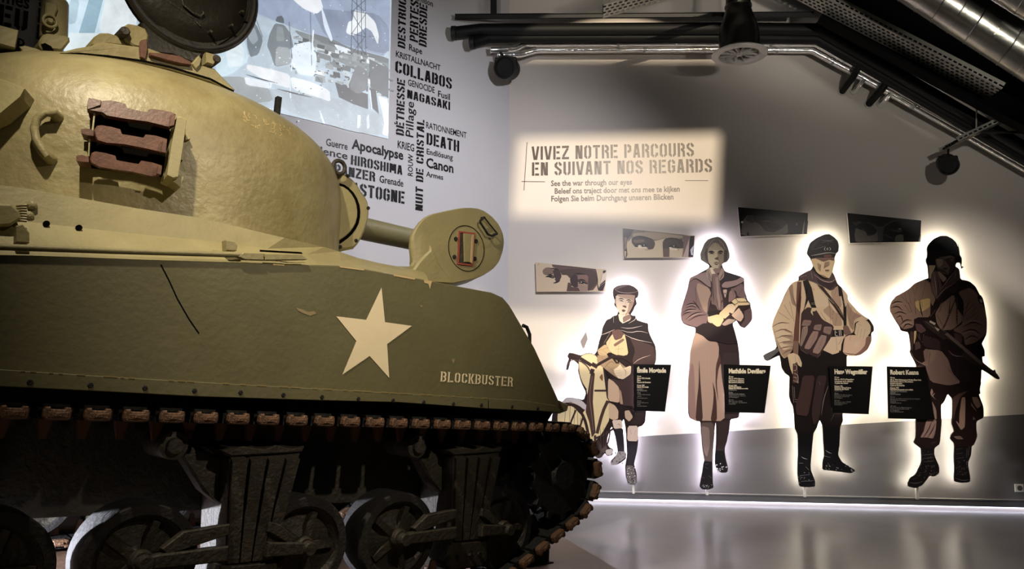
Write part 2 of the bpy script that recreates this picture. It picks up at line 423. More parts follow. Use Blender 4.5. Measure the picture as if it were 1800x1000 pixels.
def mk_back():
    xr = 6.4; zb = .115; zt = 7.0
    a = BW.at(1122, 767); b = BW.at(1800, 728); s = (b.z-a.z)/(b.x-a.x)
    zl = a.z+(XC-a.x)*s; zr = a.z+(xr-a.x)*s
    v = [(XC, 0, zb), (xr, 0, zb), (xr, 0, zr), (XC, 0, zl), (xr, 0, zt), (XC, 0, zt),
         (XC, .15, 0), (xr, .15, 0), (xr, .15, zt), (XC, .15, zt), (XC, 0, 0.0), (xr, 0, 0.0)]
    f = [(0, 1, 2, 3), (3, 2, 4, 5), (7, 6, 9, 8), (5, 4, 8, 9), (10, 11, 1, 0)]
    o = mobj('wall_back', v, f, M_WALL, None, BW.M, mats=[M_WALL, M_BAND], fm=[1, 0, 0, 0, 0]); struct(o)
    # plinth with a light strip beneath
    mb = MB(); mb.box(XC+.02, xr, -.035, 0, .035, .098); p = mb.build('baseboard_back', mat('grey_plinth', (92, 90, 92), .45), None, BW.M); struct(p)
    mb = MB(); mb.box(XC+.02, xr, -.042, 0, .1, .112); p = mb.build('trim_1', M_ALU, None, BW.M); struct(p)
    mb = MB(); mb.box(XC+.02, xr-.1, -.030, -.008, .026, .034)
    q = mb.build('light_strip', M_LEDF, p); 
    return o
WB = mk_back()
def mk_left():
    xl = -11.0; zt = 7.0
    v = [(xl, 0, 0), (0, 0, 0), (0, 0, zt), (xl, 0, zt), (xl, .15, 0), (0, .15, 0), (0, .15, zt), (xl, .15, zt)]
    o = mobj('wall_left', v, [(0, 1, 2, 3), (5, 4, 7, 6), (3, 2, 6, 7), (4, 0, 3, 7), (1, 5, 6, 2)], M_WHITE, None, LW.M); struct(o)
    return o
WL = mk_left()
def mk_roof():
    # black ceiling: level part and the part falling towards the right along the pipes
    z = 6.6; a = BW.at(1440, 20, 0); b = BW.at(1800, 225, 0); s = (b.z-a.z)/(b.x-a.x)
    x0 = a.x-(z-a.z)/(-s) if s else a.x
    x1 = 6.4; z1 = a.z+(x1-a.x)*s
    yb = -11.0
    v = [(XC-9, 0.1, z), (x0, 0.1, z), (x1, 0.1, z1), (XC-9, yb, z), (x0, yb, z), (x1, yb, z1)]
    v += [(p[0], p[1], p[2]+.1) for p in v]
    f = [(0, 1, 4, 3), (1, 2, 5, 4), (6, 9, 10, 7), (7, 10, 11, 8)]
    struct(mobj('ceiling', v, f, M_ROOF, None, BW.M))
    w = [(6.4, .1, 0), (6.4, yb, 0), (6.4, yb, z1), (6.4, .1, z1)]
    struct(mobj('wall_right', w, [(0, 1, 2, 3)], mat('dark_side_wall', (46, 42, 40), .8), None, BW.M))
mk_roof()

# words on the left wall: (text, style, start, end, cap top)
WORDS = [
 ('DESTRUCTION', 'v', (712.5, 86), (715, -44), (699, 86)), ('PERTES', 'v', (734, 75), (737, 4), (720, 74)), ('DRESDE', 'v', (749, 83), (752, 10), (736, 83)),
 ('Garnison', 's', (723, -1), (761, 10), (723, -13)), ('Rape', 's', (719, 89), (742, 94.5), (719, 77)),
 ('KRISTALLNACHT', 's', (696, 100), (774, 124), (696, 89)), ('COLLABOS', 'h', (695, 127), (794, 157), (695, 106)),
 ('GENOCIDE', 's', (717, 150), (764, 163.5), (717, 139)), ('Fusil', 's', (770, 170), (791, 175.5), (770, 159)),
 ('NAGASAKI', 'h', (716, 172), (791, 194), (716, 157)), ('DÉTRESSE', 'v', (710, 239), (712, 141), (696, 239)),
 ('Pillage', 'w', (726, 242), (728, 180), (713, 242)), ('KRIEG', 's', (699, 260), (728, 266), (699, 247)),
 ('NUIT DE CRISTAL', 'v', (743, 371), (746, 211), (730, 371)), ('ROUW', 'w', (725, 310), (726.5, 272), (717, 310)),
 ('RATIONNEMENT', 's', (749, 225), (820, 243), (749, 214)), ('DEATH', 'h', (750, 254), (807, 267), (750, 233)),
 ('Endlösung', 's', (750, 271), (796, 281), (750, 261)), ('Canon', 's', (749, 294), (797, 303.5), (749, 277)),
 ('Armes', 's', (749, 310), (779, 316), (749, 301)), ('Guerre', 's', (573, 256), (611, 263), (573, 243)),
 ('Apocalypse', 's', (618, 262), (709, 280), (618, 244)), ('Violence', 's', (528, 264), (611, 279.5), (528, 250)),
 ('HIROSHIMA', 'h', (617, 289), (707, 307.5), (617, 272)), ('PANZER', 'h', (588, 306), (659, 319), (588, 288)),
 ('Grenade', 's', (667, 321), (709, 327.5), (667, 308)), ('BASTOGNE', 'h', (604, 340), (711, 358), (604, 317)),
 ('Armes', 's', (-32, -6), (51, 16), (-32, -31)), ('FEU', 'h', (-32, 35), (47, 56), (-32, -2)),
 ('HOMMES', 'v', (78, 120), (81, -30), (60, 118)), ('Camp', 's', (-25, 66), (43, 82), (-25, 46))]
for t, st, p0, p1, tp in WORDS:
    g = stencil(t, 1.1) if st in 'hv' else sans(t, .016 if t in ('Apocalypse', 'Canon') else (-.002 if t in ('Pillage', 'RATIONNEMENT') else .004))
    put_word('wall_lettering', LW, g, p0, p1, tp, M_INK, -.003, WL, vert=st in 'vw')

# projected sign lettering on the back wall
put_word('sign_lettering', BW, stencil('VIVEZ NOTRE PARCOURS', .95), (935, 279), (1220, 277), (935, 257.5), M_SIGNINK, -.003, WB)
put_word('sign_lettering', BW, stencil('EN SUIVANT NOS REGARDS', .95), (935, 306.5), (1252, 305), (935, 285.5), M_SIGNINK, -.003, WB)
for t, p0, p1, tp in (('See the war through our eyes', (968.5, 326.5), (1111, 324.5), (968.5, 317.5)),
                      ('Beleef ons traject door met ons mee te kijken', (975, 340), (1195, 337), (975, 331)),
                      ('Folgen Sie beim Durchgang unseren Blicken', (969, 353.5), (1184, 351), (969, 344.5))):
    put_word('sign_lettering', BW, sans(t, .012), p0, p1, tp, M_SIGNINK, -.003, WB)
mb = MB()
for a, b in (((926.5, 250), (921, 335)), ((917, 319), (958, 319.5)), ((1204, 317.5), (1245, 317.5))):
    A_ = BW.at(*a); B_ = BW.at(*b); d = Vector((B_.x-A_.x, B_.z-A_.z)).normalized()*.004; q = (-d.y, d.x)
    mb.add([(A_.x+q[0], -.003, A_.z+q[1]), (A_.x-q[0], -.003, A_.z-q[1]), (B_.x-q[0], -.003, B_.z-q[1]), (B_.x+q[0], -.003, B_.z+q[1])], [(0, 1, 2, 3)])
mb.build('sign_rule', M_SIGNINK, WB)
# ---------------------------------------------------------------- printed boards
CROP = {'G': (0, 0, 1), 'S': (380, 0, 4.166), 'BA': (970, 480, 2.5), 'B1': (1040, 490, 8.333), 'B2': (980, 580, 5.556), 'B3': (980, 720, 6.667),
        'W1': (1190, 410, 8.336), 'W2': (1190, 500, 7.143), 'W3': (1190, 720, 6.664), 'WL': (1160, 620, 3.846),
        'O1': (1340, 400, 7.144), 'O2': (1340, 520, 6.25), 'O3': (1360, 660, 5.0),
        'S1': (1555, 400, 7.144), 'S2': (1555, 520, 6.248), 'S3': (1580, 660, 5.0),
        'E1': (930, 450, 12), 'E2': (1085, 390, 12), 'E3': (1290, 355, 12.857), 'E4': (1480, 365, 12)}
def pp(s):
    out = []; cr = CROP['G']
    for t in s.split():
        if ',' not in t: cr = CROP[t]; continue
        a, b = t.split(','); out.append((cr[0]+float(a)/cr[2], cr[1]+float(b)/cr[2]))
    return out
class Art:
    def __init__(s, fr, y0, step=.00015): s.fr = fr; s.y = y0; s.st = step; s.v = []; s.f = []; s.c = []
    def _add(s, pts, faces, col):
        n = len(s.v)
        for p in pts:
            q = s.fr.at(p[0], p[1], s.y); s.v.append(q)
        for fc in faces: s.f.append(tuple(i+n for i in fc)); lc = lin(col); g_ = min(s.gain, .85/max(lc)); s.c.append(tuple(v*g_ for v in lc))
        s.y -= s.st
    def p(s, col, st, sm=1):
        pts = pp(st) if isinstance(st, str) else st
        pts = chaikin(pts, sm) if sm else pts
        s._add(pts, [tuple(range(len(pts)))], col); return s
    def l(s, col, w, st, sm=1):
        """tapered brush line of width w pixels"""
        for part in st.split('|'):
            pts = pp(part) if not part.strip()[0].isdigit() else pp(s.cr+' '+part)
            if len(pts) > 2 and sm:
                q = [pts[0]]
                for i in range(1, len(pts)-1):
                    a, b, c = pts[i-1], pts[i], pts[i+1]
                    q += [((a[0]+3*b[0])/4, (a[1]+3*b[1])/4), ((c[0]+3*b[0])/4, (c[1]+3*b[1])/4)]
                pts = q+[pts[-1]]
            n = len(pts); L = []; R = []
            for i, p in enumerate(pts):
                a = Vector(pts[max(0, i-1)]); b = Vector(pts[min(n-1, i+1)]); d = (b-a)
                d = d.normalized() if d.length else Vector((1, 0)); nn = Vector((-d.y, d.x))
                t = i/(n-1); ww = w/2*(1 if s.blunt else (.25+.75*sin(pi*min(1, max(0, t)))))
                L.append((p[0]+nn.x*ww, p[1]+nn.y*ww)); R.append((p[0]-nn.x*ww, p[1]-nn.y*ww))
            y = s.y; s._add(L+R, [(i, i+1, i+n+1, i+n) for i in range(n-1)], col); s.y = y
        s.y -= s.st
        return s
    cr = 'G'; blunt = False; gain = 1.0
    def speck(s, col, cr, x0, y0, x1, y1, n, r=1.0, seed=1):
        rn = random.Random(seed); c = CROP[cr]; y = s.y
        for _ in range(n):
            x = c[0]+rn.uniform(x0, x1)/c[2]; z = c[1]+rn.uniform(y0, y1)/c[2]; a = rn.uniform(0, pi); rr = r*rn.uniform(.5, 1.3)
            pts = [(x+rr*cos(a+k*pi/2.5)*(1 if k % 2 else .5), z+rr*sin(a+k*pi/2.5)*.6) for k in range(5)]
            s._add(pts, [(0, 1, 2, 3, 4)], col); s.y = y
        s.y -= s.st; return s
    def build(s, name, parent, material):
        return mobj(name, s.v, s.f, material, parent, None, inks=s.c)

def offset_in(pts, d):
    n = len(pts); out = []
    ar = sum(pts[i][0]*pts[(i+1) % n][1]-pts[(i+1) % n][0]*pts[i][1] for i in range(n)); sg = 1 if ar > 0 else -1
    for i in range(n):
        a = Vector(pts[i-1]); b = Vector(pts[i]); c = Vector(pts[(i+1) % n])
        d1 = (b-a); d2 = (c-b)
        if d1.length < 1e-6 or d2.length < 1e-6: continue
        d1.normalize(); d2.normalize(); nn = Vector((-d1.y-d2.y, d1.x+d2.x))
        if nn.length < .3: continue
        nn.normalize(); out.append(tuple(b+nn*d*sg))
    return out
def inside(p, P):
    c = False; n = len(P)
    for i in range(n):
        a = P[i]; b = P[i-1]
        if (a[1] > p[1]) != (b[1] > p[1]) and p[0] < (b[0]-a[0])*(p[1]-a[1])/(b[1]-a[1])+a[0]: c = not c
    return c
def edge_dist(p, P):
    m = 9e9; q = Vector(p)
    for i in range(len(P)):
        a = Vector(P[i-1]); b = Vector(P[i]); ab = b-a
        t = max(0, min(1, (q-a).dot(ab)/max(ab.length_squared, 1e-12))); m = min(m, (q-a-ab*t).length)
    return m
def board(name, label, cat, outline, led, yb=-.125, th=.014, edge=None, sm=1, ledd=.022, base=(50, 38, 36), ledw=.014, group=None):
    """cut-out board standing off the back wall on a contour light"""
    pts = pp(outline); pts = chaikin(pts, sm) if sm else pts
    loc = [BW.at(p[0], p[1], yb-th) for p in pts]; q = [(v.x, v.z) for v in loc]
    cx = sum(a[0] for a in q)/len(q); zmin = min(a[1] for a in q)
    root = empty(name, BW.M @ Matrix.Translation((cx, 0, zmin)), label, cat, group)
    I = Matrix.Translation((-cx, 0, -zmin))
    me = MB(); me.prism(q, yb-th, yb); b = mobj('cutout_panel', me.v, me.f, None, root, I, mats=[M_PRINT if not edge else edge], inks=[lin(base)]*len(me.f))
    if led is not None:
        o = offset_in(q, ledd); n = len(o); w = offset_in(q, ledd+ledw)
        if len(w) == n:
            ok = [inside(a, q) and edge_dist(a, q) > ledd*.7 and inside(b_, q) and edge_dist(b_, q) > ledd*.7 for a, b_ in zip(o, w)]
            v = [(a[0], yb+.008, a[1]) for a in o]+[(a[0], yb+.008, a[1]) for a in w]; f = []
            for i in range(n):
                j = (i+1) % n
                if not (ok[i] and ok[j]): continue
                md = [((o[i][0]*(1-t)+o[j][0]*t), (o[i][1]*(1-t)+o[j][1]*t)) for t in (.25, .5, .75)]
                if all(inside(m_, q) and edge_dist(m_, q) > ledd*.6 for m_ in md): f.append((i, j, j+n, i+n))
            mobj('contour_light', v, f, led, root, I)
    # spacers fixing the board to the wall
    sp = MB()
    for k in (.25, .75):
        i = int(len(q)*k); 
    a = Art(BW, yb-th-.001); a.gain = 1.0 if led is None else 1.55; a.root = root; a.I = I
    return root, a
def finish(a, name='printed_picture'):
    o = a.build(name, a.root, M_PRINT); o.matrix_local = a.I; return o
def foot_rod(root, I, x, y0, y1):
    p = BW.at(x, y0, -.09); q = BW.at(x, y1, -.04)
    mb = MB(); mb.box(p.x-.012, p.x+.012, -.12, -.08, .11, p.z+.05)
    return mb.build('foot_rod', M_EDGE, root, I)

DKL = (30, 20, 20)
# ---- boy with bicycle
r, a = board('printed_figure_board', 'backlit cutout print of a boy in flat cap and cape wheeling a bicycle, leftmost figure', 'wall figure',
 'BA 268,84 275,65 300,54 330,50 358,58 378,74 380,92 368,112 374,135 364,148 358,165 346,182 364,190 374,206 400,215 423,221 425,256 440,290 455,318 459,350 458,385 445,420 415,600 410,655 395,672 379,676 380,735 375,765 363,800 361,840 372,878 375,920 356,932 336,926 325,895 322,850 331,800 328,740 325,700 322,670 316,640 304,664 308,690 318,780 327,795 324,818 286,843 258,836 262,822 284,800 291,780 284,740 274,700 262,672 240,740 252,765 270,775 266,800 245,803 232,790 220,808 205,814 190,806 184,770 182,740 160,700 120,690 60,700 0,700 0,630 5,610 35,575 65,545 100,548 140,558 150,525 128,480 114,430 118,402 100,386 84,378 72,425 63,424 66,400 76,374 68,366 75,350 92,351 130,362 158,352 175,372 198,344 204,315 218,280 222,240 240,205 268,196 285,186 292,168 284,152 274,140 276,120 270,102', M_COOL, base=(46, 34, 34))
BOY = r
cream = (236, 216, 172)
a.p(cream, 'B2 205,300 240,240 300,224 360,235 450,350 465,480 480,660 500,690 510,870 440,1000 360,1100 0,1100 0,800 60,740 150,745 230,830 270,780 300,700 290,620 280,570 240,520 208,430')
a.p((168, 162, 166), 'B2 40,705 90,662 150,655 240,690 305,760 300,800 210,740 130,700 70,712')
a.cr = 'B2'; a.blunt = True
a.l((44, 30, 28), 5, '20,760 80,725 140,722 210,770 262,860 290,960 310,1080', 1)
a.l((70, 58, 54), .7, '60,1000 80,760|110,1000 125,745|160,1000 165,760|200,1000 195,800|230,1000 225,860')
a.l((48, 34, 32), 3.2, '180,780 130,900|250,850 200,1010')
a.p((64, 46, 42), 'B2 325,420 365,420 352,560 345,700 372,1000 335,1050 310,900 275,800 290,640', 0)
a.l((112, 96, 88), 1, '340,450 310,640 330,800 350,980')
a.l((62, 45, 42), 5.5, '492,690 440,800 385,1010'); a.l((62, 45, 42), 3.5, '360,592 480,592')
a.l((48, 34, 34), 7, '345,380 330,430|335,330 390,360'); a.l((46, 32, 34), 6, '120,250 150,240 210,270 330,345'); a.p((40, 28, 30), 'B2 98,262 120,228 158,240 160,280 118,292')
a.l((70, 54, 54), 2, '90,388 98,335 140,288 220,300 290,350 322,410'); a.l((66, 48, 48), 1, '205,300 240,240 300,224 360,235 440,300|205,300 210,430 250,530 285,580')
a.cr = 'B3'
a.l((52, 40, 40), 3.5, '650,225 560,290 430,340'); a.l((58, 44, 42), 4, '440,300 440,500 470,560 520,520 500,430 470,360'); a.l((58, 44, 42), 2.5, '620,240 600,360 570,440')
a.p((160, 150, 145), 'B3 560,470 640,460 650,500 620,535 570,525'); a.p((70, 56, 52), 'B3 510,470 560,420 590,450 540,515'); a.l((90, 76, 70), .6, '500,220 510,440|540,210 540,430|580,240 560,430')
a.blunt = False; a.cr = 'B2'
# coat, shirt, bag, shorts
a.p((64, 49, 49), 'B2 640,40 700,60 760,200 730,300 740,340 940,340 962,290 940,150 880,-20 700,-20')
a.p((46, 36, 38), 'B2 440,340 470,560 480,650 495,680 520,500 620,495 740,430 740,780 850,800 850,900 800,930 700,920 760,840 720,760 600,730 490,480')
a.p((58, 44, 44), 'B2 500,470 620,495 740,400 745,740 640,740 600,570')
a.p((176, 150, 128), 'B2 494,470 545,500 600,560 606,640 603,712 492,690'); a.p((180, 154, 132), 'B2 500,706 560,735 596,790 592,868 545,880 505,860'); a.p((150, 124, 106), 'B2 604,575 622,600 642,728 608,720')
a.p((168, 146, 128), 'B2 655,790 700,782 738,850 700,895 660,860')
a.p((190, 166, 130), 'B2 470,130 520,60 560,10 650,20 672,110 692,240 610,260 520,220')
a.p((104, 82, 72), 'B2 530,10 560,-20 640,10 660,40 600,70 560,60'); a.p((110, 86, 74), 'B2 545,140 640,80 655,100 560,165')
a.p((168, 145, 112), 'B2 390,195 470,135 520,220 540,262 480,270 400,240'); a.p((140, 118, 94), 'B2 390,240 520,262 600,310 700,390 610,482 540,440 455,372 385,310')
a.l((60, 42, 38), 1, '400,220 520,270|400,200 500,170|455,372 520,300 560,330|470,330 540,400|430,260 480,330|520,80 490,180|600,140 590,240|560,190 640,180|540,300 640,350|500,400 560,360|440,200 500,240')
a.p((220, 200, 170), 'B2 550,385 590,360 610,330 640,375 720,345 716,430 640,482 590,470 555,420'); a.l((84, 62, 54), .8, '560,400 620,395|560,425 620,415|575,448 630,440|640,375 670,400 665,450')
a.blunt = True; a.l((40, 28, 28), 5, '390,340 480,290 530,262 620,255 690,290 730,320'); a.l((30, 22, 22), 3, '540,270 590,340 600,270'); a.blunt = False
a.p((26, 18, 20), 'B2 480,235 505,218 535,228 530,255 495,262')
a.l((190, 172, 162), .9, '740,330 800,280 910,245|60,700 200,720 260,780')
a.p((112, 78, 58), 'B2 408,460 435,425 445,460 440,500')
# legs
a.p((204, 184, 172), 'B3 640,122 752,118 770,214 662,226'); a.p((40, 36, 42), 'B3 660,228 770,216 776,330 785,482 706,490 690,380'); a.p((122, 116, 116), 'B3 700,490 790,488 797,560 700,640 640,652 618,634 690,540')
a.p((200, 180, 170), 'B3 822,190 945,188 946,372 815,366'); a.p((38, 34, 40), 'B3 808,366 946,372 934,480 892,652 820,650'); a.p((84, 78, 78), 'B3 805,652 890,655 932,830 912,882 832,882 808,820')
a.l((90, 68, 62), 1, 'B3 850,230 870,290|B3 920,240 900,300|B3 700,180 720,160 740,200')
a.speck((26, 22, 24), 'B3', 640, 500, 780, 630, 26, 1.4, 3); a.speck((190, 186, 184), 'B3', 815, 665, 915, 860, 34, 1.2, 4); a.speck((24, 20, 22), 'B3', 815, 665, 915, 860, 24, 1.5, 5)
# cape and head
a.p((208, 188, 172), 'B1 388,510 552,505 575,600 455,655 405,610'); a.p((116, 94, 86), 'B1 455,560 560,515 585,580 460,645')
a.p((34, 28, 31), 'B1 240,610 315,545 372,530 400,622 455,662 575,600 588,540 648,540 662,602 740,648 828,650 826,760 852,830 916,940 918,1010 880,968 700,905 540,845 460,790 400,735 300,765 235,800 95,960 140,820 180,700')
a.cr = 'B1'; a.l((196, 180, 176), .9, '430,712 560,730 742,688|420,750 560,790 700,762 825,795|480,815 620,885 885,938|140,822 220,795 340,740|640,540 652,590 540,655|320,560 322,640|180,945 275,780')
a.l((235, 225, 215), 1.3, '452,655 580,575'); a.p((90, 66, 62), 'B1 290,770 400,735 470,800 440,870 340,900'); a.l((44, 28, 28), 1.2, '385,690 385,860|340,780 360,820|410,790 440,850')
a.p((150, 128, 118), 'B1 335,300 352,288 352,372 334,350'); a.p((60, 46, 44), 'B1 622,330 652,350 626,396 610,370')
a.p((218, 198, 178), 'B1 352,232 640,238 622,330 600,400 552,492 512,530 462,546 420,522 382,462 356,382')
a.p((160, 134, 120), 'B1 360,225 640,232 622,330 560,300 470,285 400,262'); a.p((152, 126, 112), 'B1 560,330 620,325 596,402 552,492 512,530 480,545 530,460 540,400')
a.l((58, 38, 36), 2, '395,298 430,286 475,305|505,318 540,305 585,325'); a.l((40, 26, 26), 1.6, '405,322 440,318 465,335|520,345 545,335 575,345')
a.p((86, 62, 56), 'B1 445,398 480,388 512,405 505,428 485,422'); a.l((100, 74, 66), 1.2, '495,330 505,395'); a.p((92, 62, 58), 'B1 438,455 470,446 502,466 475,487 450,482'); a.l((150, 120, 108), .8, '420,522 470,520 520,500')
a.p((66, 52, 52), 'B1 308,200 320,140 380,102 470,85 560,90 640,130 690,190 682,255 655,292 642,242 500,222 380,216 348,232 348,284 322,262')
a.p((100, 84, 82), 'B1 330,150 380,110 470,92 540,95 440,130 360,160'); a.l((170, 150, 144), .9, '330,145 390,192 500,210 600,205 688,180')
foot_rod(r, a.I, 1113, 845, 866)
finish(a)
# its pennant of paper
pa = Art(BW, -.125); pq = pp('BA 125,300 150,258 158,290 138,335'); lo = [BW.at(*p, -.12) for p in pq]
mb = MB(); mb.prism([(v.x, v.z) for v in lo], -.124, -.118); 
pe = mobj('pennant', mb.v, mb.f, None, r, a.I, mats=[M_PRINT], inks=[lin((150, 142, 140))]*len(mb.f))
mb = MB(); u = BW.at(1024, 605, -.12); w2 = BW.at(1037, 622, -.12); mb.tube([(u.x, -.121, u.z), (w2.x, -.115, w2.z)], .003, 6); mb.build('pennant_stick', M_INK, r, a.I)

# ---- woman with books
r, a = board('printed_figure_board', 'backlit cutout print of a woman in long skirt and scarf holding books', 'wall figure',
 'W1 600,50 660,78 712,130 742,200 770,300 770,360 732,420 684,436 662,452 668,492 704,558 800,590 930,630 988,662 985,725 990,830 1010,920 W2 862,112 885,200 920,228 926,290 942,330 945,440 900,500 850,548 800,530 765,480 748,452 700,488 706,522 732,620 762,720 780,850 WL 540,80 540,400 532,440 476,450 470,520 450,600 438,650 442,700 462,780 455,808 415,812 386,792 371,745 374,690 380,600 380,500 376,468 370,520 364,600 357,690 356,760 358,870 363,912 330,926 285,922 267,905 275,860 290,790 300,740 304,715 290,620 276,530 273,465 240,460 200,440 190,400 190,200 205,20 W2 165,850 200,700 234,600 230,540 150,520 80,490 54,440 50,370 60,290 90,190 130,90 W1 108,990 150,850 175,720 190,652 300,600 440,525 475,482 460,455 400,420 350,390 340,300 370,230 400,150 450,90 530,62', M_COOL, base=(60, 45, 45))
a.p((112, 90, 90), 'W1 190,655 250,640 470,800 500,1000 W2 440,120 380,370 400,380 375,470 335,542 200,525 80,485 55,420 60,290 90,190 150,0')
a.p((148, 124, 110), 'W1 300,720 470,800 500,880 480,1000 W2 420,130 378,362 335,332 285,205 245,60'); a.p((124, 100, 96), 'W2 655,90 705,55 745,150 690,205 645,225')
a.p((104, 84, 86), 'W1 770,820 960,730 990,830 1010,930 W2 880,180 760,150 740,80'); a.p((86, 68, 70), 'W2 845,335 925,290 942,330 944,440 850,546 795,522 852,440')
a.cr = 'W2'; a.l((44, 32, 32), 2.2, '110,260 180,235 240,250|70,355 140,310 240,315|110,440 210,360 320,345|140,460 250,390 370,380|60,390 120,350 180,350|230,40 245,240|200,200 240,250 300,330|110,290 190,262 240,290')
a.l((168, 146, 138), 1, '120,272 190,250 240,268|90,350 180,322 250,330|130,432 230,372 330,358'); a.l((50, 38, 38), 1.6, '820,60 765,150|850,320 900,310|870,350 920,345|700,60 710,140')
a.p((130, 110, 108), 'W1 190,652 300,600 440,562 492,700 498,795 440,768 340,690 262,652 185,712'); a.l((40, 28, 30), 2.2, 'W1 185,715 260,655 340,695 440,775 500,800')
a.p((44, 38, 42), 'W1 700,560 800,590 905,632 870,690 700,705 640,745 600,760 690,640'); a.p((136, 114, 112), 'W1 655,755 700,712 800,700 880,680 940,640 985,665 980,702 880,760 740,800 662,792')
a.l((36, 26, 28), 2.2, 'W1 650,800 760,812 880,770 985,705')
a.p((150, 132, 122), 'W1 432,525 475,490 540,580 510,722 430,625'); a.p((142, 122, 114), 'W1 692,545 655,495 600,640 628,700 690,640'); a.cr = 'W1'
a.l((60, 46, 46), 1.2, '450,530 480,620 510,690|440,560 470,660 510,720|690,560 650,640 620,690|680,600 640,670|470,510 500,590')
a.p((204, 188, 168), 'W1 478,500 640,478 620,560 560,600 500,590'); a.p((122, 100, 92), 'W1 520,530 645,480 630,570 570,600 545,560')
a.p((112, 92, 88), 'W1 505,610 545,590 602,600 625,700 640,850 690,1000 W2 580,180 582,320 512,322 488,262 430,245 440,120 440,20'); a.p((142, 120, 112), 'W1 560,640 600,640 610,850 640,1000 W2 545,240 530,310 500,150')
a.l((46, 34, 34), 1.4, 'W1 520,620 525,850 545,1000|W1 575,640 580,900|W2 450,120 460,250|W2 500,180 520,320|W2 545,160 560,320|W2 380,360 400,200 430,110')
a.p((52, 40, 42), 'W1 620,740 680,1000 W2 620,180 600,330 580,180 560,60'); a.p((170, 150, 140), 'W2 575,65 632,62 605,180'); a.p((24, 18, 20), 'W2 592,112 603,104 615,112 603,127', 2)
a.p((30, 24, 24), 'W2 380,345 440,330 530,320 600,330 560,370 520,375 400,400'); a.p((166, 146, 132), 'W2 560,500 640,430 740,440 700,480 600,520')
# books, hands
a.p((200, 172, 152), 'W2 385,400 430,410 440,490 390,470'); a.p((232, 208, 164), 'W2 395,405 520,372 592,432 545,520 505,531 440,485 425,430'); a.p((222, 198, 156), 'W2 520,372 655,240 700,290 610,420 575,425'); a.p((228, 205, 165), 'W2 570,405 640,350 665,375 600,432')
a.p((188, 160, 142), 'W2 682,385 725,345 782,288 842,400 800,470 740,440'); a.p((214, 190, 160), 'W2 640,250 700,240 745,290 700,370 640,340')
a.l((92, 66, 56), 1.1, '655,250 690,350|680,245 715,330|640,290 670,370|530,380 560,420 590,430|430,430 500,400|660,310 700,360')
a.p((40, 28, 28), 'W2 765,268 908,262 900,300 800,330 780,290', 0); a.p((236, 214, 168), 'W2 680,212 732,170 852,165 880,215 770,222 728,258', 0); a.p((226, 200, 156), 'W2 728,262 770,226 905,224 914,258 768,268 740,300', 0)
a.blunt = True; a.l((54, 34, 30), .9, 'W2 680,212 728,258 770,222|W2 732,170 770,222 885,216|W2 680,212 732,170 852,165 884,216 912,236 914,260 768,266'); a.blunt = False
a.p((36, 28, 29), 'W2 230,545 335,482 430,505 500,532 700,500 708,530 735,620 765,740 640,750 520,722 400,700 330,642 234,600')
a.p((158, 132, 118), 'W2 234,602 320,642 400,712 505,722 528,790 520,950 500,1010 WL 410,60 425,200 440,300 438,462 240,458 198,435 190,200 205,20 W2 165,850 200,700')
a.p((138, 110, 104), 'WL 192,200 215,60 230,100 245,456 200,438'); a.p((62, 46, 42), 'WL 265,30 274,200 282,300 291,460 240,459 250,320 262,220'); a.p((64, 44, 40), 'WL 356,190 375,260 384,340 386,460 342,460 358,360 364,280')
a.p((74, 50, 46), 'WL 404,0 415,60 396,110 384,200 396,345 376,220 378,90'); a.p((52, 42, 42), 'WL 425,0 538,0 540,400 530,436 436,452 440,300 420,180 412,80'); a.l((176, 150, 134), 1.2, 'WL 330,0 332,180')
a.p((84, 70, 68), 'W3 277,150 430,148 428,400 412,610 320,602 292,420'); a.p((120, 104, 100), 'W3 285,188 380,212 386,420 350,560 318,500 296,360'); a.p((50, 40, 40), 'W3 470,148 612,132 592,350 552,470 556,605 450,600 470,450')
a.p((24, 22, 24), 'W3 315,600 412,610 415,700 412,860 425,900 380,935 300,935 265,900 290,780 300,690'); a.p((24, 22, 24), 'W3 448,480 550,480 560,600 598,690 570,738 510,738 445,640')
a.l((120, 114, 116), 1.2, 'W3 330,640 370,630|W3 325,670 360,690|W3 290,790 320,800|W3 370,770 405,800'); a.speck((170, 166, 168), 'W3', 290, 880, 410, 920, 12, 1.2, 7); a.speck((190, 188, 190), 'W3', 460, 620, 590, 725, 16, 1.6, 8)
# head
a.p((104, 96, 90), 'W1 600,52 660,80 712,130 742,200 770,300 770,360 732,420 684,436 470,450 400,420 350,390 342,300 370,230 400,150 450,90 530,64')
a.p((74, 66, 64), 'W1 400,300 440,200 460,420 430,410'); a.p((70, 62, 60), 'W1 690,240 745,260 740,400 684,430')
a.p((172, 160, 136), 'W1 448,290 470,205 540,132 602,150 662,212 690,285 682,400 652,472 602,516 540,512 492,472 456,400')
a.p((128, 114, 98), 'W1 590,262 690,275 682,400 652,472 602,516 622,440 600,400'); a.p((150, 138, 118), 'W1 450,280 560,240 690,280 680,230 600,150 540,132 470,205')
a.cr = 'W1'; a.l((46, 34, 32), 4, '458,278 500,266 552,280|596,280 640,262 680,275'); a.l((36, 26, 26), 2.4, '470,296 510,292 545,302|605,300 640,292 662,298')
a.p((84, 68, 60), 'W1 542,372 600,340 612,392 580,388'); a.p((96, 70, 66), 'W1 538,432 580,416 626,436 590,468 560,462'); a.l((190, 176, 150), 1, '545,440 590,442 615,440'); a.l((110, 94, 84), 1, '600,300 604,380|560,490 600,486')
a.l((60, 52, 50), 1.5, '540,120 480,200|560,110 510,210|520,90 440,190|600,110 640,210|580,120 600,190|640,120 680,230|450,130 410,240|700,160 735,280|380,260 370,360|420,300 430,400|740,300 720,400')
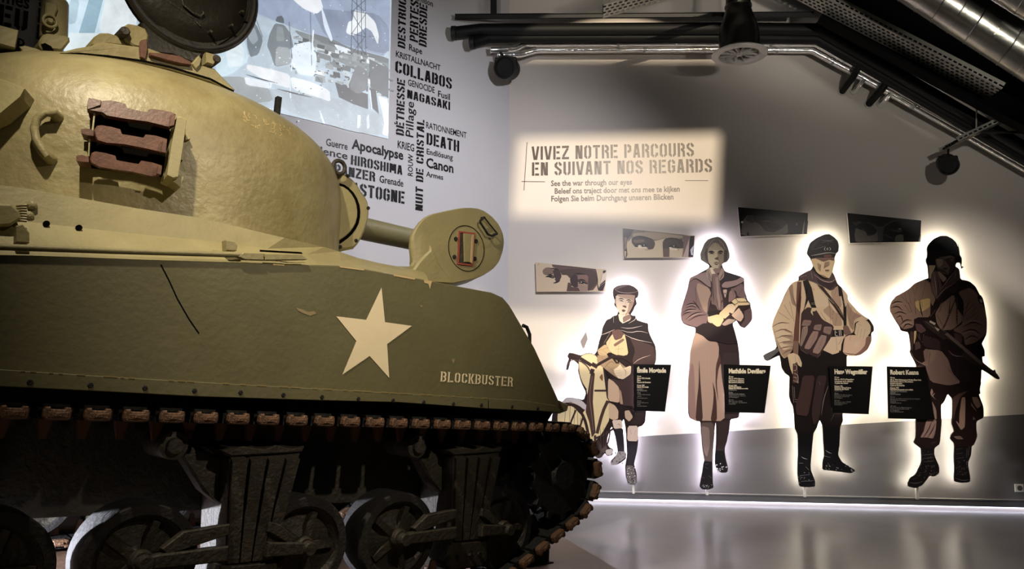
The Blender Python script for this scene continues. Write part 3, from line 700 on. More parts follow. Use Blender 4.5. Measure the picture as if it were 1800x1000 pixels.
a.l((150, 140, 132), 1.1, '560,80 500,120 460,200|600,80 670,150 710,240|400,200 370,300|620,100 650,180|480,100 430,170|745,280 740,380')
foot_rod(r, a.I, 1242, 845, 866)
finish(a)

# ---- officer with peaked cap
r, a = board('printed_figure_board', 'backlit cutout print of an officer in peaked cap and pale smock holding a helmet', 'wall figure',
 'O1 558,325 570,270 600,190 680,130 780,86 840,80 900,118 950,170 963,230 955,300 930,322 906,380 916,430 896,490 880,560 906,600 940,700 1000,758 1080,850 O2 935,40 1040,160 1110,220 1180,260 1225,335 1226,385 1196,410 1200,480 1160,580 1090,642 1000,665 930,652 928,770 O3 640,0 625,100 612,250 606,340 610,400 585,452 580,600 565,700 600,760 660,795 720,835 680,860 600,850 512,820 500,832 430,830 430,760 445,700 435,560 430,440 404,388 382,450 350,510 336,620 328,720 324,780 326,830 366,930 364,975 300,983 225,975 210,870 210,780 216,690 212,520 184,460 180,350 170,270 150,232 135,180 138,60 O2 300,885 250,850 212,790 200,700 188,652 60,716 25,702 10,650 165,572 130,440 104,340 130,240 200,100 240,0 O1 330,750 380,690 458,660 455,610 560,550 612,530 640,480 622,440 604,388', M_WARM, base=(34, 26, 26))
a.p((206, 180, 148), 'O1 235,960 330,750 380,692 460,665 560,650 900,760 1000,762 1080,850 O2 935,40 1040,160 1110,225 1170,262 1020,285 1005,400 900,445 830,650 600,560 420,590 400,500 345,490 300,650 240,690 200,640 130,440 104,340 130,240 200,100')
a.p((156, 130, 108), 'O2 130,350 200,330 330,400 345,500 330,600 250,690 205,640 150,480'); a.p((214, 190, 158), 'O2 130,330 220,300 300,330 230,380 340,420 200,440 320,480 210,520 330,560 240,600 200,560 150,460')
a.p((150, 122, 104), 'O1 330,750 380,700 400,900 440,1000 370,960'); a.p((160, 134, 112), 'O2 660,160 760,260 780,330 880,330 860,200 800,180 740,100')
a.p((164, 136, 116), 'O1 850,800 960,720 1000,1000 920,1000'); a.p((150, 122, 104), 'O2 930,60 1000,180 1100,220 1010,260 1000,380 960,340 930,200')
a.cr = 'O2'; a.l((110, 84, 70), 2.0, '110,340 190,290 300,300|130,400 230,360 330,400|150,470 240,430 340,450|180,520 260,500 340,510|190,580 260,560 340,560|220,640 280,600 340,590|240,100 330,250|180,180 300,260|740,100 755,400|820,200 800,330|980,120 960,240|1040,180 990,260|640,180 700,270|940,240 1000,320|300,60 350,280')
a.l((236, 214, 182), 1.2, '120,325 200,280 300,285|150,440 240,405 330,430|190,545 260,530 330,540|960,100 1060,190')
a.l((120, 94, 80), 1.5, 'O1 340,760 400,920 420,1000|O1 640,760 700,900 720,1000|O1 780,830 840,930 840,1000|O1 560,960 540,800|O1 900,860 940,760'); a.p((226, 202, 168), 'O1 640,780 740,780 830,900 830,1000 650,1000')
# shirt tail, belt
a.p((196, 172, 146), 'O2 580,450 700,445 880,440 860,620 830,540 790,652 660,592 620,560'); a.l((90, 68, 60), 1.4, '810,460 820,600|660,592 700,540|830,540 870,480|700,470 690,560'); a.p((30, 24, 24), 'O2 700,375 895,372 895,440 720,456', 0)
a.blunt = True; a.l((220, 210, 196), 1, '800,378 800,438 830,438|820,400 808,400|845,378 848,438|862,376 866,436'); a.blunt = False
a.speck((110, 84, 70), 'O2', 765, 165, 790, 310, 3, 1.6, 3)
# pouches
a.p((58, 42, 42), 'O2 430,180 500,120 590,150 660,260 790,330 760,450 640,640 590,680 440,600 410,560 420,300')
a.p((128, 104, 96), 'O2 452,262 545,270 520,330 430,330'); a.p((134, 112, 102), 'O2 440,345 500,330 500,400 430,560 415,540'); a.p((128, 104, 96), 'O2 575,320 655,310 640,385 560,370'); a.p((140, 116, 106), 'O2 550,390 620,390 600,470 520,590 455,575')
a.p((128, 104, 96), 'O2 680,335 770,340 745,430 665,400'); a.p((140, 116, 106), 'O2 640,430 710,440 690,520 620,640 545,620'); a.l((60, 40, 40), 1.2, '455,360 440,500|585,400 530,560|670,450 620,590|470,290 520,300|590,340 635,345|700,360 745,375')
a.l((196, 172, 150), .9, '440,350 500,335|550,390 620,392|640,430 705,440|420,590 500,640|600,680 640,640')
a.p((110, 86, 78), 'O2 885,330 940,325 985,420 900,430')
# straps
a.p((98, 64, 54), 'O1 440,680 492,680 482,1000 430,1000 O2 430,0 410,250 402,500 343,495 350,380 372,180 376,0', 0); a.p((118, 92, 78), 'O2 343,495 400,495 390,742 335,742', 0); a.p((30, 22, 22), 'O1 510,670 572,652 622,760 662,960 680,1000 O2 590,130 540,130 500,30 480,0 O1 560,900 540,800', 0)
a.p((34, 24, 24), 'O1 600,860 560,820 530,1000 O2 420,250 440,200 500,60', 0); a.p((50, 34, 32), 'O1 690,712 762,742 965,1000 O2 910,250 890,272 790,120 740,60 O1 820,870', 0); a.p((32, 24, 24), 'O1 950,732 1000,772 1042,1000 O2 925,100 925,325 895,325 890,100 870,0 O1 965,860', 0)
a.l((210, 190, 164), 1.2, 'O1 610,950 655,945|O1 700,735 790,840 900,960|O2 540,92 580,92|O2 750,20 900,240|O2 880,50 910,90'); a.p((210, 186, 150), 'O2 545,130 590,130 585,170 550,170 560,220 530,180')
a.p((72, 54, 56), 'O1 455,612 560,552 622,530 664,562 742,642 822,652 872,572 906,602 940,702 905,772 850,790 762,732 640,684 565,655 462,665'); a.p((50, 38, 40), 'O1 680,610 760,680 860,700 930,660 935,700 850,785 700,700'); a.l((176, 152, 140), 1.2, 'O1 650,590 760,672 860,690 925,645|O1 480,620 560,600|O1 600,670 700,700|O1 610,540 630,640')
# helmet and hands
a.p((200, 168, 144), 'O2 905,455 960,428 1180,440 1201,480 1160,580 1090,642 1000,665 930,652 884,622 890,540'); a.p((124, 94, 82), 'O2 1140,450 1200,440 1200,500 1158,590 1080,650 1000,662 1080,600 1130,540'); a.p((228, 200, 172), 'O2 1020,500 1080,490 1060,560 1000,570'); a.l((90, 66, 58), 1.5, '960,490 1030,260|885,620 960,640 1050,640|905,455 890,600')
a.p((52, 40, 40), 'O2 1165,262 1225,335 1226,385 1195,410 1185,330'); a.p((216, 190, 158), 'O2 1030,300 1080,270 1150,270 1192,330 1190,400 1125,482 1060,462 1010,412 1022,350'); a.l((96, 70, 58), 1.3, '1035,330 1020,400|1060,340 1040,440|1090,360 1075,460|1130,370 1105,475|1040,300 1090,330')
a.p((210, 186, 152), 'O2 275,645 340,625 400,652 436,740 430,785 392,760 378,720 345,760 335,870 305,790'); a.l((100, 74, 62), 1.2, '395,660 410,740|300,700 320,800|360,640 365,720'); a.p((92, 90, 90), 'O2 12,652 170,572 188,602 60,712 28,700', 0); a.l((50, 46, 46), 1, '20,660 180,580|30,680 185,592|45,700 188,602')
a.p((72, 52, 48), 'O2 335,745 385,745 400,960 335,960', 0); a.blunt = True; a.l((176, 152, 134), .8, '345,760 380,760 375,820 345,820|350,850 395,870 390,960|340,890 380,900|340,930 400,950'); a.cr = 'O3'; a.l((120, 108, 100), .8, '165,90 175,240|180,100 185,200|190,20 215,60|180,210 240,215 230,232 185,230'); a.blunt = False
# trousers, boots
a.p((62, 44, 42), 'O3 255,0 360,0 345,130 300,360 200,345 190,280 230,140'); a.p((54, 40, 38), 'O3 380,0 470,0 440,140 400,380 350,440 330,330'); a.l((150, 140, 130), 1.0, '480,90 440,200 418,350|400,50 408,80|530,340 500,400'); a.p((18, 17, 18), 'O3 212,512 350,510 330,720 326,780 212,780', 0); a.p((18, 17, 18), 'O3 436,440 582,452 578,600 566,700 445,700', 0)
a.p((16, 15, 16), 'O3 210,780 326,780 326,830 364,930 360,972 300,980 226,972 212,870'); a.p((16, 15, 16), 'O3 445,700 566,700 600,760 718,838 680,858 600,848 430,828 430,760'); a.l((150, 146, 144), 1.2, '240,712 265,728 298,735|220,770 260,770|455,655 480,675 510,685|440,705 500,720|230,880 320,870|240,930 340,925|280,800 310,830')
a.speck((150, 146, 142), 'O3', 440, 770, 690, 840, 22, 1.3, 11); a.speck((120, 116, 112), 'O3', 220, 850, 350, 960, 18, 1.2, 12)
# head
a.p((216, 190, 150), 'O1 640,388 906,378 916,430 896,490 880,560 840,640 762,622 682,562 642,482 612,430 618,392'); a.p((110, 82, 68), 'O1 640,378 906,370 904,420 850,405 760,430 700,400'); a.p((150, 122, 96), 'O1 690,440 740,470 730,560 700,520'); a.p((140, 112, 90), 'O1 780,440 845,420 850,470 800,500 770,520'); a.p((120, 94, 78), 'O1 700,580 770,600 840,640 780,632')
a.cr = 'O1'; a.l((52, 36, 32), 2, '745,405 800,412|855,395 895,402'); a.l((40, 28, 26), 1.4, '770,428 810,432|865,410 885,412'); a.l((60, 40, 34), 1.6, '780,485 835,480|790,530 840,532|800,560 835,555|780,500 800,480|720,510 740,460'); a.l((236, 214, 176), 1.4, '835,400 842,470'); a.p((110, 76, 64), 'O1 785,530 838,528 842,545 795,550')
a.p((18, 17, 19), 'O1 558,325 570,270 600,190 680,130 780,86 840,80 900,118 950,170 963,230 955,300 930,322 906,372 760,378 650,378 600,385'); a.p((34, 32, 34), 'O1 600,240 680,150 780,105 700,180 620,300')
a.p((96, 58, 52), 'O1 768,345 860,335 880,366 775,375'); a.l((140, 132, 126), 2, '610,352 700,338 830,312 932,326'); a.l((90, 86, 84), .9, '640,280 760,240 800,238'); a.l((104, 98, 96), 1.2, '740,152 800,168 825,165 850,168 900,152|745,185 800,180|840,180 890,185|825,160 828,205'); a.l((176, 168, 160), 1.1, '795,245 775,268 795,292|840,245 862,268 840,292'); a.p((150, 144, 140), 'O1 803,268 818,250 834,268 818,288', 2); a.p((26, 24, 26), 'O1 810,268 818,259 826,268 818,278', 2)
foot_rod(r, a.I, 1413, 845, 866)
finish(a)

# ---- helmeted soldier with rifle
r, a = board('printed_figure_board', 'backlit cutout print of a helmeted soldier in jump jacket carrying a rifle, rightmost figure', 'wall figure',
 'S1 532,250 560,200 620,140 700,103 780,103 850,138 902,190 940,290 942,340 970,382 970,440 962,480 996,495 966,516 950,442 920,438 902,445 888,485 940,522 952,650 1060,670 1143,740 S2 1050,0 1080,20 1110,170 1126,280 1120,420 1080,500 1068,525 1100,600 1100,665 1072,668 1080,735 1195,825 1212,808 1226,850 1266,900 1258,916 1235,915 1130,845 1062,805 1058,950 S3 725,60 712,120 718,160 702,165 746,280 746,370 682,402 682,480 692,530 662,608 640,622 636,700 606,770 630,900 624,936 560,944 490,932 485,900 490,830 485,720 490,600 450,555 460,520 488,488 463,420 470,330 470,205 430,160 400,230 370,262 376,420 362,600 312,640 312,700 356,800 355,860 312,889 272,880 212,960 150,992 82,976 78,950 100,900 150,868 200,760 196,640 184,634 130,590 150,540 150,400 140,300 S2 340,960 350,765 330,720 292,650 276,612 290,580 266,400 182,382 160,330 120,270 62,170 60,110 78,58 130,8 S1 90,890 190,840 310,770 380,700 500,650 556,632 548,560 542,480 520,430 520,390 536,368', M_WARM, base=(50, 35, 33))
a.p((142, 114, 98), 'S1 95,895 190,845 310,775 380,705 500,655 570,680 590,800 640,900 600,990 S2 505,60 500,235 345,235 315,345 200,372 125,270 64,170 64,110 80,60 130,12'); a.p((196, 164, 112), 'S2 330,60 500,20 500,120 400,180 340,120'); a.p((150, 122, 106), 'S1 690,980 870,830 900,1000 S2 880,250 750,372 620,380 570,292 555,190 640,60')
a.p((138, 110, 96), 'S1 920,810 1060,752 1143,800 S2 1078,90 1110,175 1125,280 1112,420 1000,512 880,545 850,420 745,380 860,300 870,60'); a.p((140, 112, 102), 'S2 420,580 620,600 700,700 740,840 840,955 700,985 505,945 452,790'); a.p((150, 122, 106), 'S2 480,600 580,600 540,700 460,770 400,740 480,700')
a.cr = 'S2'; a.l((48, 32, 30), 2.4, '75,90 130,60 200,70|70,130 140,110 200,160|100,200 170,170 240,200|130,240 180,210 200,290|170,320 230,260 300,270|200,360 240,300 320,330|260,70 300,180|220,100 280,190|330,30 340,200|380,40 400,170 420,230|860,160 940,60|880,200 980,90|900,260 1040,170|860,340 980,280 1080,330|850,400 960,360 1060,420|880,480 960,430 1040,470|900,120 860,260|1040,220 960,280|760,400 860,430 880,540|620,380 700,250 720,60|570,200 640,330|640,60 600,180|840,60 850,280|920,30 900,140|1000,120 960,200|1060,300 980,330|500,620 480,760|700,800 800,930')
a.l((190, 160, 140), 1.1, '80,100 140,75 200,85|80,160 150,130|140,250 200,230|180,330 240,290 310,300|860,310 960,260 1060,300|850,420 950,380 1040,430|890,500 960,450|880,220 960,130|770,410 850,450|230,120 290,210|360,60 380,170|560,150 500,230|900,90 870,200'); a.l((60, 40, 38), 1.6, 'S1 420,690 380,850|S1 520,660 470,880|S1 300,790 330,960|S1 200,850 300,960|S1 450,900 480,1000|S1 250,820 280,940|S1 350,740 370,830')
a.l((84, 60, 54), 3.4, '790,0 700,230 640,380|800,10 790,230 800,330'); a.l((196, 170, 150), 1.3, '690,200 740,205|700,225 740,225|760,200 800,205|760,235 800,240')
a.p((46, 32, 33), 'S1 950,652 1060,672 1143,742 1060,755 930,805 880,720'); a.p((18, 16, 18), 'S2 1018,10 1060,-10 1082,60 1080,96 1042,80'); a.p((196, 196, 190), 'S2 1042,35 1064,36 1076,64 1068,82 1046,66')
a.p((112, 86, 80), 'S1 598,560 650,540 700,640 722,740 650,910 592,800 578,650'); a.p((88, 66, 64), 'S1 888,500 940,525 952,655 800,722 660,905 640,860 720,740 820,650 870,570'); a.p((60, 44, 46), 'S1 800,722 900,700 930,760 880,830 760,800 690,900 640,960'); a.p((176, 150, 136), 'S1 660,545 700,560 785,640 735,690 690,620'); a.l((190, 164, 150), 1.0, 'S1 620,560 640,700 660,900|S1 660,880 740,780 900,680|S1 870,560 800,650 700,780|S1 600,700 640,850|S1 890,540 880,640'); a.l((40, 28, 28), 1.6, 'S1 650,600 680,740 660,850|S1 700,650 720,720|S1 820,840 830,920')
a.p((226, 200, 158), 'S1 556,472 640,475 620,530 590,580 578,640 562,640', 0); a.blunt = True; a.l((58, 44, 44), 1.4, 'S1 545,470 556,640'); a.blunt = False; a.p((20, 16, 18), 'S1 545,640 582,640 578,690 552,690')
# hands, pouches
a.p((38, 26, 28), 'S2 320,250 440,238 450,300 600,420 500,450 380,400 325,330'); a.p((96, 72, 70), 'S2 335,305 400,310 460,380 400,410 350,380'); a.p((236, 206, 150), 'S2 322,385 350,385 345,460 320,540'); a.p((84, 62, 60), 'S2 280,390 318,390 310,600 285,600'); a.l((150, 126, 116), 1.2, '380,410 390,490|430,420 425,500|460,440 540,520|500,450 590,540|330,590 400,570|290,610 330,700 420,750 470,775 600,620|400,500 500,540|360,420 380,470')
a.p((92, 70, 66), 'S2 330,510 380,500 400,560 340,600'); a.p((60, 44, 44), 'S2 410,430 600,480 620,600 430,560'); a.p((44, 30, 32), 'S2 620,560 860,660 1070,700 1060,950 860,960 740,840 700,700'); a.p((88, 64, 60), 'S2 760,400 850,430 850,520 780,520'); a.p((34, 24, 26), 'S2 960,560 1068,525 1100,600 1098,662 1020,640')
a.p((58, 46, 42), 'S2 418,272 520,265 600,350 860,560 1085,738 1240,860 1262,902 1235,912 1062,802 880,690 640,480 470,350', 0); a.p((124, 104, 94), 'S2 660,420 690,402 1085,735 1062,765', 0); a.p((36, 28, 28), 'S2 640,480 690,470 880,600 840,660 700,590'); a.p((232, 218, 194), 'S2 500,270 562,300 548,322 490,288', 0); a.p((222, 202, 170), 'S2 545,336 605,368 585,388', 0); a.l((176, 158, 146), 1, '450,280 600,400|700,600 760,660 860,665|1080,760 1230,890|1200,830 1220,860|640,380 680,400')
a.blunt = True; a.l((120, 110, 106), 1, '1100,770 1240,880'); a.blunt = False
# trousers and boots
a.cr = 'S3'; a.p((168, 136, 116), 'S3 552,192 586,190 582,400 578,455 545,482 500,400 515,405 530,430 532,340'); a.p((158, 126, 108), 'S3 642,188 692,190 726,262 690,292 655,240'); a.p((150, 120, 108), 'S3 630,230 670,290 690,320 640,270'); a.p((150, 122, 112), 'S3 240,390 332,385 322,500 300,555 250,545 185,545 220,490'); a.p((166, 138, 124), 'S3 288,112 304,145 284,180 276,150'); a.p((160, 132, 118), 'S3 282,176 322,150 300,182 330,214'); a.p((158, 128, 114), 'S3 290,222 330,300 332,385 316,382 302,300')
a.l((56, 36, 36), 2.2, '240,400 210,490 190,540|290,400 260,480 210,550|320,420 290,490 250,550|330,470 290,550'); a.p((96, 72, 66), 'S3 470,200 520,160 600,140 540,190 500,300 480,400 475,300'); a.p((130, 104, 92), 'S3 480,535 540,530 570,560 510,560'); a.l((120, 96, 90), 1.6, '280,595 325,585|500,545 560,560|560,150 610,135'); a.p((130, 110, 104), 'S3 655,360 675,385 648,390')
a.p((24, 21, 22), 'S3 195,638 312,640 312,700 354,800 352,858 310,886 272,878 210,958 150,988 84,974 100,902 152,868 200,760'); a.p((24, 21, 22), 'S3 490,618 640,620 634,700 606,770 628,900 622,934 560,942 492,930 490,830'); a.l((120, 108, 100), 1.3, '200,700 300,690|205,730 305,720|210,760 310,750|230,800 320,790|90,940 150,950 210,930|110,915 160,900|280,870 340,850|500,870 600,865|495,900 560,925 620,915|620,620 610,700|600,640 595,720|500,650 560,640|500,690 560,680|505,730 570,720')
a.speck((130, 118, 110), 'S3', 150, 780, 330, 900, 40, 1.1, 21); a.speck((130, 118, 110), 'S3', 500, 740, 605, 880, 34, 1.1, 22); a.speck((90, 80, 74), 'S3', 210, 650, 300, 760, 24, 1.0, 23)
# head
a.p((112, 94, 82), 'S1 640,345 885,352 884,450 852,540 792,592 722,572 662,512 640,430'); a.p((150, 130, 112), 'S1 650,400 720,390 730,460 690,500 660,470'); a.p((66, 50, 46), 'S1 740,400 885,370 882,450 852,535 800,585 820,500 780,440'); a.p((90, 74, 66), 'S1 810,380 870,370 860,440 830,430'); a.p((26, 20, 21), 'S1 545,290 920,300 900,380 830,350 760,362 690,372 640,400 620,380 640,470 560,450 520,420 530,370')
a.cr = 'S1'; a.l((24, 16, 16), 3, '650,380 740,392|780,390 850,380'); a.l((30, 20, 20), 1.6, '725,470 775,468|725,505 800,500|740,540 790,538'); a.l((176, 152, 134), 1.2, '720,400 735,455|735,495 790,492'); a.p((58, 40, 38), 'S1 722,515 760,505 800,512 770,530'); a.p((70, 52, 48), 'S1 665,510 720,560 790,585 780,560 710,520')
a.p((15, 14, 16), 'S1 532,252 560,200 620,140 700,103 780,103 850,138 902,190 940,290 945,345 970,382 970,440 925,432 905,390 900,320 760,296 640,302 560,330 545,380 600,440 560,452 522,425 522,390 538,365'); a.l((46, 42, 42), 1.6, '920,200 935,290 942,350|560,340 700,300 900,315'); a.p((56, 52, 50), 'S1 865,225 880,215 892,228 878,238', 2)
foot_rod(r, a.I, 1610, 845, 866)
finish(a)

# ---- name panels
def name_panel(label, quad, title, tx0, tx1, ty, lines, led):
    r, a = board('name_panel', label, 'info panel', quad, led, yb=-.158, th=.008, sm=0, base=(15, 14, 14), group=None)
    q = pp(quad)
    g = sans(title, .045)
    o = put_word('panel_title', BW, g, (tx0, ty), (tx1, ty), (tx0, ty-7.6), mat('cream_print', (240, 226, 196), .4), -.1668, None)
    o.parent = r; o.matrix_local = a.I
    for k, (t, x1, dy) in enumerate(lines):
        g = sans(t, .02 if dy < 38 else .0); y = ty+dy
        o = put_word('panel_text', BW, g, (tx0, y), (x1, y), (tx0, y-(2.6 if dy < 38 else 1.9)), mat('cream_print') if dy < 30 else mat('grey_print', (130, 126, 120), .5), -.1668, None)
        o.parent = r; o.matrix_local = a.I
name_panel('black name panel with tapered right edge beside the boy figure', 'G 1113.5,640 1179.8,641 1169,723.5 1114,722', 'Émile Mostade', 1120, 1171, 654.5,
 (('12 ans', 1127, 8), ('Né en 1932 à Noville', 1143, 11.6), ('Élève', 1126, 15), ('8 jours de l\'invasion', 1144, 18.5), ('10 mai 1940', 1133, 24), ('École en 1941 à Noville', 1140, 27), ('occupation', 1130, 30), ('Père résistant caché', 1137, 33), ('14 ans', 1126, 37), ('rentrée 1945 à Noville', 1143, 40), ('externe', 1127, 43), ('la reconstruction', 1138, 46), ('20 ans', 1127, 51), ('devient 1952 ouvrier', 1140, 54), ('marié', 1126, 57), ('A trois enfants', 1137, 60)), M_COOL)
name_panel('black name panel with tapered right edge beside the skirted woman figure', 'G 1272,640.5 1355,642.5 1344,726 1274,724.5', 'Mathilde Devillers', 1281, 1346, 655.8,
 (('25 ans', 1289, 7.5), ('Née en 1919 à Bastogne', 1308, 11), ('institutrice et résistante', 1308, 14.3), ('Elle enseigne à Bastogne', 1308, 17.4), ('10 mai 1940', 1295, 23), ('École normale de Bastogne', 1303, 25.5), ('Réseau de résistance armée', 1315, 28), ('messagère', 1295, 30.5), ('26 ans', 1288, 35), ('Rentre à la maison', 1309, 37.8), ('reprend sa classe', 1311, 40.5), ('de Bastogne', 1298, 43), ('40 ans', 1289, 47.5), ('Mariée en 1950', 1305, 50), ('A deux enfants', 1313, 52.6), ('retraitée', 1293, 55)), M_COOL)
name_panel('black name panel with tapered right edge beside the officer figure', 'G 1457,643 1534,644 1527,728 1464,726', 'Hans Wegmüller', 1467, 1525, 657,
 (('27 ans', 1475, 7.5), ('Né en 1917 à Francfort', 1501, 11), ('Lieutenant de la division', 1499, 14.4), ('À peine de retour', 1491, 17.5), ('Printemps 1939', 1481, 23), ('Service en 1939 en Pologne', 1496, 25.7), ('campagne de France', 1492, 28.2), ('Puis à l\'est', 1481, 30.6), ('28 ans', 1474, 35.5), ('Blessé à Bastogne', 1498, 38), ('prisonnier en janvier', 1493, 40.5), ('en Belgique', 1481, 43), ('36 ans', 1476, 47.5), ('Rentre en 1947', 1496, 50.3), ('professeur', 1490, 52.8), ('à Francfort', 1481, 55.2)), M_WARM)
name_panel('black name panel with tapered left edge beside the rifle soldier figure', 'G 1559,644 1627,645 1643,737.5 1561.3,735.5', 'Robert Keane', 1565, 1615, 658,
 (('20 ans', 1573, 7), ('Né en 1924 à Richmond, en Virginie (États-Unis)', 1619, 10.8), ('Parachutiste dans la 101e division', 1605, 14), ('Engagé volontaire', 1586, 17.3), ('6 juin en Normandie', 1590, 20.6), ('18 ans en 1942', 1580, 25), ('Né à la ferme de ses parents, service militaire', 1605, 28), ('débarque en Normandie', 1594, 31), ('Hollande', 1574, 33.5), ('Puis en Ardenne', 1583, 36), ('20 ans', 1573, 40.5), ('Rentre en 1945 à Richmond, en Virginie', 1617, 43.7), ('Médaillé de la campagne', 1594, 46.3), ('marié', 1575, 48.8), ('Travaille à la ferme', 1584, 51), ('40 ans', 1575, 56.5), ('Revient à Bastogne', 1602, 59), ('pour la première fois', 1598, 61.6), ('en Belgique', 1581, 64.2), ('Vit à Richmond', 1588, 66.6)), M_WARM)

# ---- eye portraits
def eye_panel(label, quad, art):
    r, a = board('eye_portrait_panel', label, 'picture panel', quad, None, yb=-.03, th=.022, sm=0, edge=M_EDGE)
    pts = pp(quad); c = (sum(p[0] for p in pts)/4, sum(p[1] for p in pts)/4)
    a.sh = [(p[0]*.998+c[0]*.002, p[1]*.998+c[1]*.002) for p in pts]
    art(a); finish(a)
def e1(a):
    a.p((206, 184, 158), a.sh, 0); a.cr = 'E1'
    a.p((98, 76, 72), 'E1 480,180 1410,275 1450,480 1440,600 1350,720 1230,735 1240,600 1020,590 870,560 860,380 700,390 640,300 500,230', 0); a.p((78, 60, 56), 'E1 640,300 900,260 1400,300 1440,560 1300,700 1240,735 1260,600 1240,430 1100,360 960,370 860,470 800,400 690,400')
    a.p((130, 102, 92), 'E1 1020,400 1200,390 1250,430 1240,560 1190,520 1030,500'); a.p((62, 44, 46), 'E1 860,470 960,370 1020,420 1030,600 1040,650 960,660 880,620')
    a.p((128, 104, 92), 'E1 285,300 340,250 430,235 520,300 510,380 330,405 290,360'); a.p((70, 52, 52), 'E1 500,290 640,290 690,420 640,540 560,540 520,400'); a.p((84, 64, 60), 'E1 820,560 860,560 900,650 1040,660 1080,740 790,742', 0)
    a.p((150, 126, 114), 'E1 1020,595 1240,610 1225,740 1080,740', 0); a.blunt = False
    a.l((40, 26, 26), 3, '345,440 420,410 480,410 560,440|450,255 540,270 640,295|510,570 580,555 650,525|960,370 1040,370 1190,385|1010,520 1100,495 1190,515'); a.l((30, 20, 22), 2.6, '345,438 430,435 500,460 560,455|1000,560 1100,540 1170,560 1240,600'); a.l((44, 28, 28), 1.6, '360,390 440,385 520,380|480,180 1000,240 1410,285|180,200 215,150|1540,400 1510,520')
    a.p((26, 18, 20), 'E1 440,430 480,420 520,440 500,470 455,462'); a.p((26, 18, 20), 'E1 1075,540 1130,535 1150,570 1100,580'); a.p((232, 222, 208), 'E1 478,436 490,432 496,444 486,450', 1); a.p((236, 226, 212), 'E1 1092,545 1106,538 1112,556 1098,562', 1); a.p((220, 206, 190), 'E1 520,462 560,460 545,478'); a.p((200, 180, 164), 'E1 1020,560 1060,556 1040,574'); a.p((206, 186, 168), 'E1 1150,570 1190,585 1165,590')
    a.p((34, 24, 24), 'E1 1415,290 1435,380 1452,500 1450,600 1480,700 1462,740 1440,640 1425,440'); a.p((30, 22, 24), 'E1 1565,305 1632,305 1600,350 1555,360'); a.p((222, 206, 188), 'E1 1540,400 1620,350 1615,490 1510,560', 0); a.p((64, 48, 52), 'E1 1470,690 1500,600 1610,500 1605,600 1560,730 1480,735', 0); a.l((190, 172, 160), 1.6, '1490,640 1605,545')
eye_panel('lowest-left eye portrait strip, pale sepia print above the boy figure', 'E1 133,130 1635,285 1605,745 155,752', e1)
def e2(a):
    a.p((198, 180, 152), a.sh, 0); a.cr = 'E2'
    a.p((112, 98, 84), 'E2 120,132 400,165 1400,270 1390,400 1300,350 1000,350 800,400 560,310 300,340 230,420 200,300', 0); a.p((158, 140, 118), 'E2 330,240 700,210 1380,290 1380,340 1000,340 800,380 600,310 320,320')
    a.p((52, 40, 36), 'E2 125,140 350,160 280,300 220,350 200,500 215,700 190,752 150,752', 0); a.p((124, 104, 88), 'E2 150,320 200,330 200,560 150,600', 0); a.p((200, 176, 152), 'E2 150,610 190,620 180,740 160,740', 0)
    a.p((66, 48, 46), 'E2 302,370 360,310 480,300 640,330 780,390 800,470 760,570 660,588 620,530 440,480 350,500 305,440'); a.p((106, 84, 72), 'E2 330,380 560,370 580,420 380,450'); a.p((60, 46, 42), 'E2 955,430 1000,360 1150,345 1340,365 1400,420 1400,560 1280,560 1100,520 1100,740 970,740', 1)
    a.p((92, 72, 66), 'E2 970,560 1090,560 1100,740 970,740', 0); a.p((40, 28, 28), 'E2 345,490 440,450 560,450 640,480 640,520 450,530 380,530'); a.p((34, 24, 24), 'E2 1070,530 1130,480 1230,470 1330,560 1270,560 1160,540 1080,570'); a.p((224, 208, 186), 'E2 440,490 500,490 520,540 620,530 640,550 440,560'); a.p((222, 204, 184), 'E2 1090,535 1140,530 1170,570 1260,560 1270,600 1110,590')
    a.p((20, 14, 16), 'E2 530,470 570,460 610,490 580,520 535,515'); a.p((20, 14, 16), 'E2 1165,490 1210,480 1250,510 1220,540 1175,530'); a.p((240, 230, 215), 'E2 552,485 572,478 576,496 560,500'); a.p((240, 230, 215), 'E2 1185,500 1202,496 1204,516 1190,518'); a.l((36, 24, 24), 3.5, '302,360 400,310 560,315 740,365|985,380 1050,355 1200,350 1390,385')
    a.p((110, 88, 88), 'E2 1395,272 1530,300 1520,740 1370,740 1390,600', 0); a.p((176, 154, 142), 'E2 1420,640 1520,340 1500,740 1380,740', 0); a.p((20, 18, 22), 'E2 1535,295 1630,292 1605,740 1500,740', 0); a.p((176, 172, 184), 'E2 1540,590 1615,490 1605,560 1590,620 1600,700 1560,700', 0); a.p((160, 142, 120), 'E2 570,590 660,570 650,600 590,600'); a.p((170, 150, 128), 'E2 1260,590 1310,570 1300,610'); a.l((70, 54, 46), 2, '540,185 540,250')
eye_panel('eye portrait strip with two wide dark eyes, left of the woman head', 'E2 120,130 1640,290 1605,745 150,755', e2)
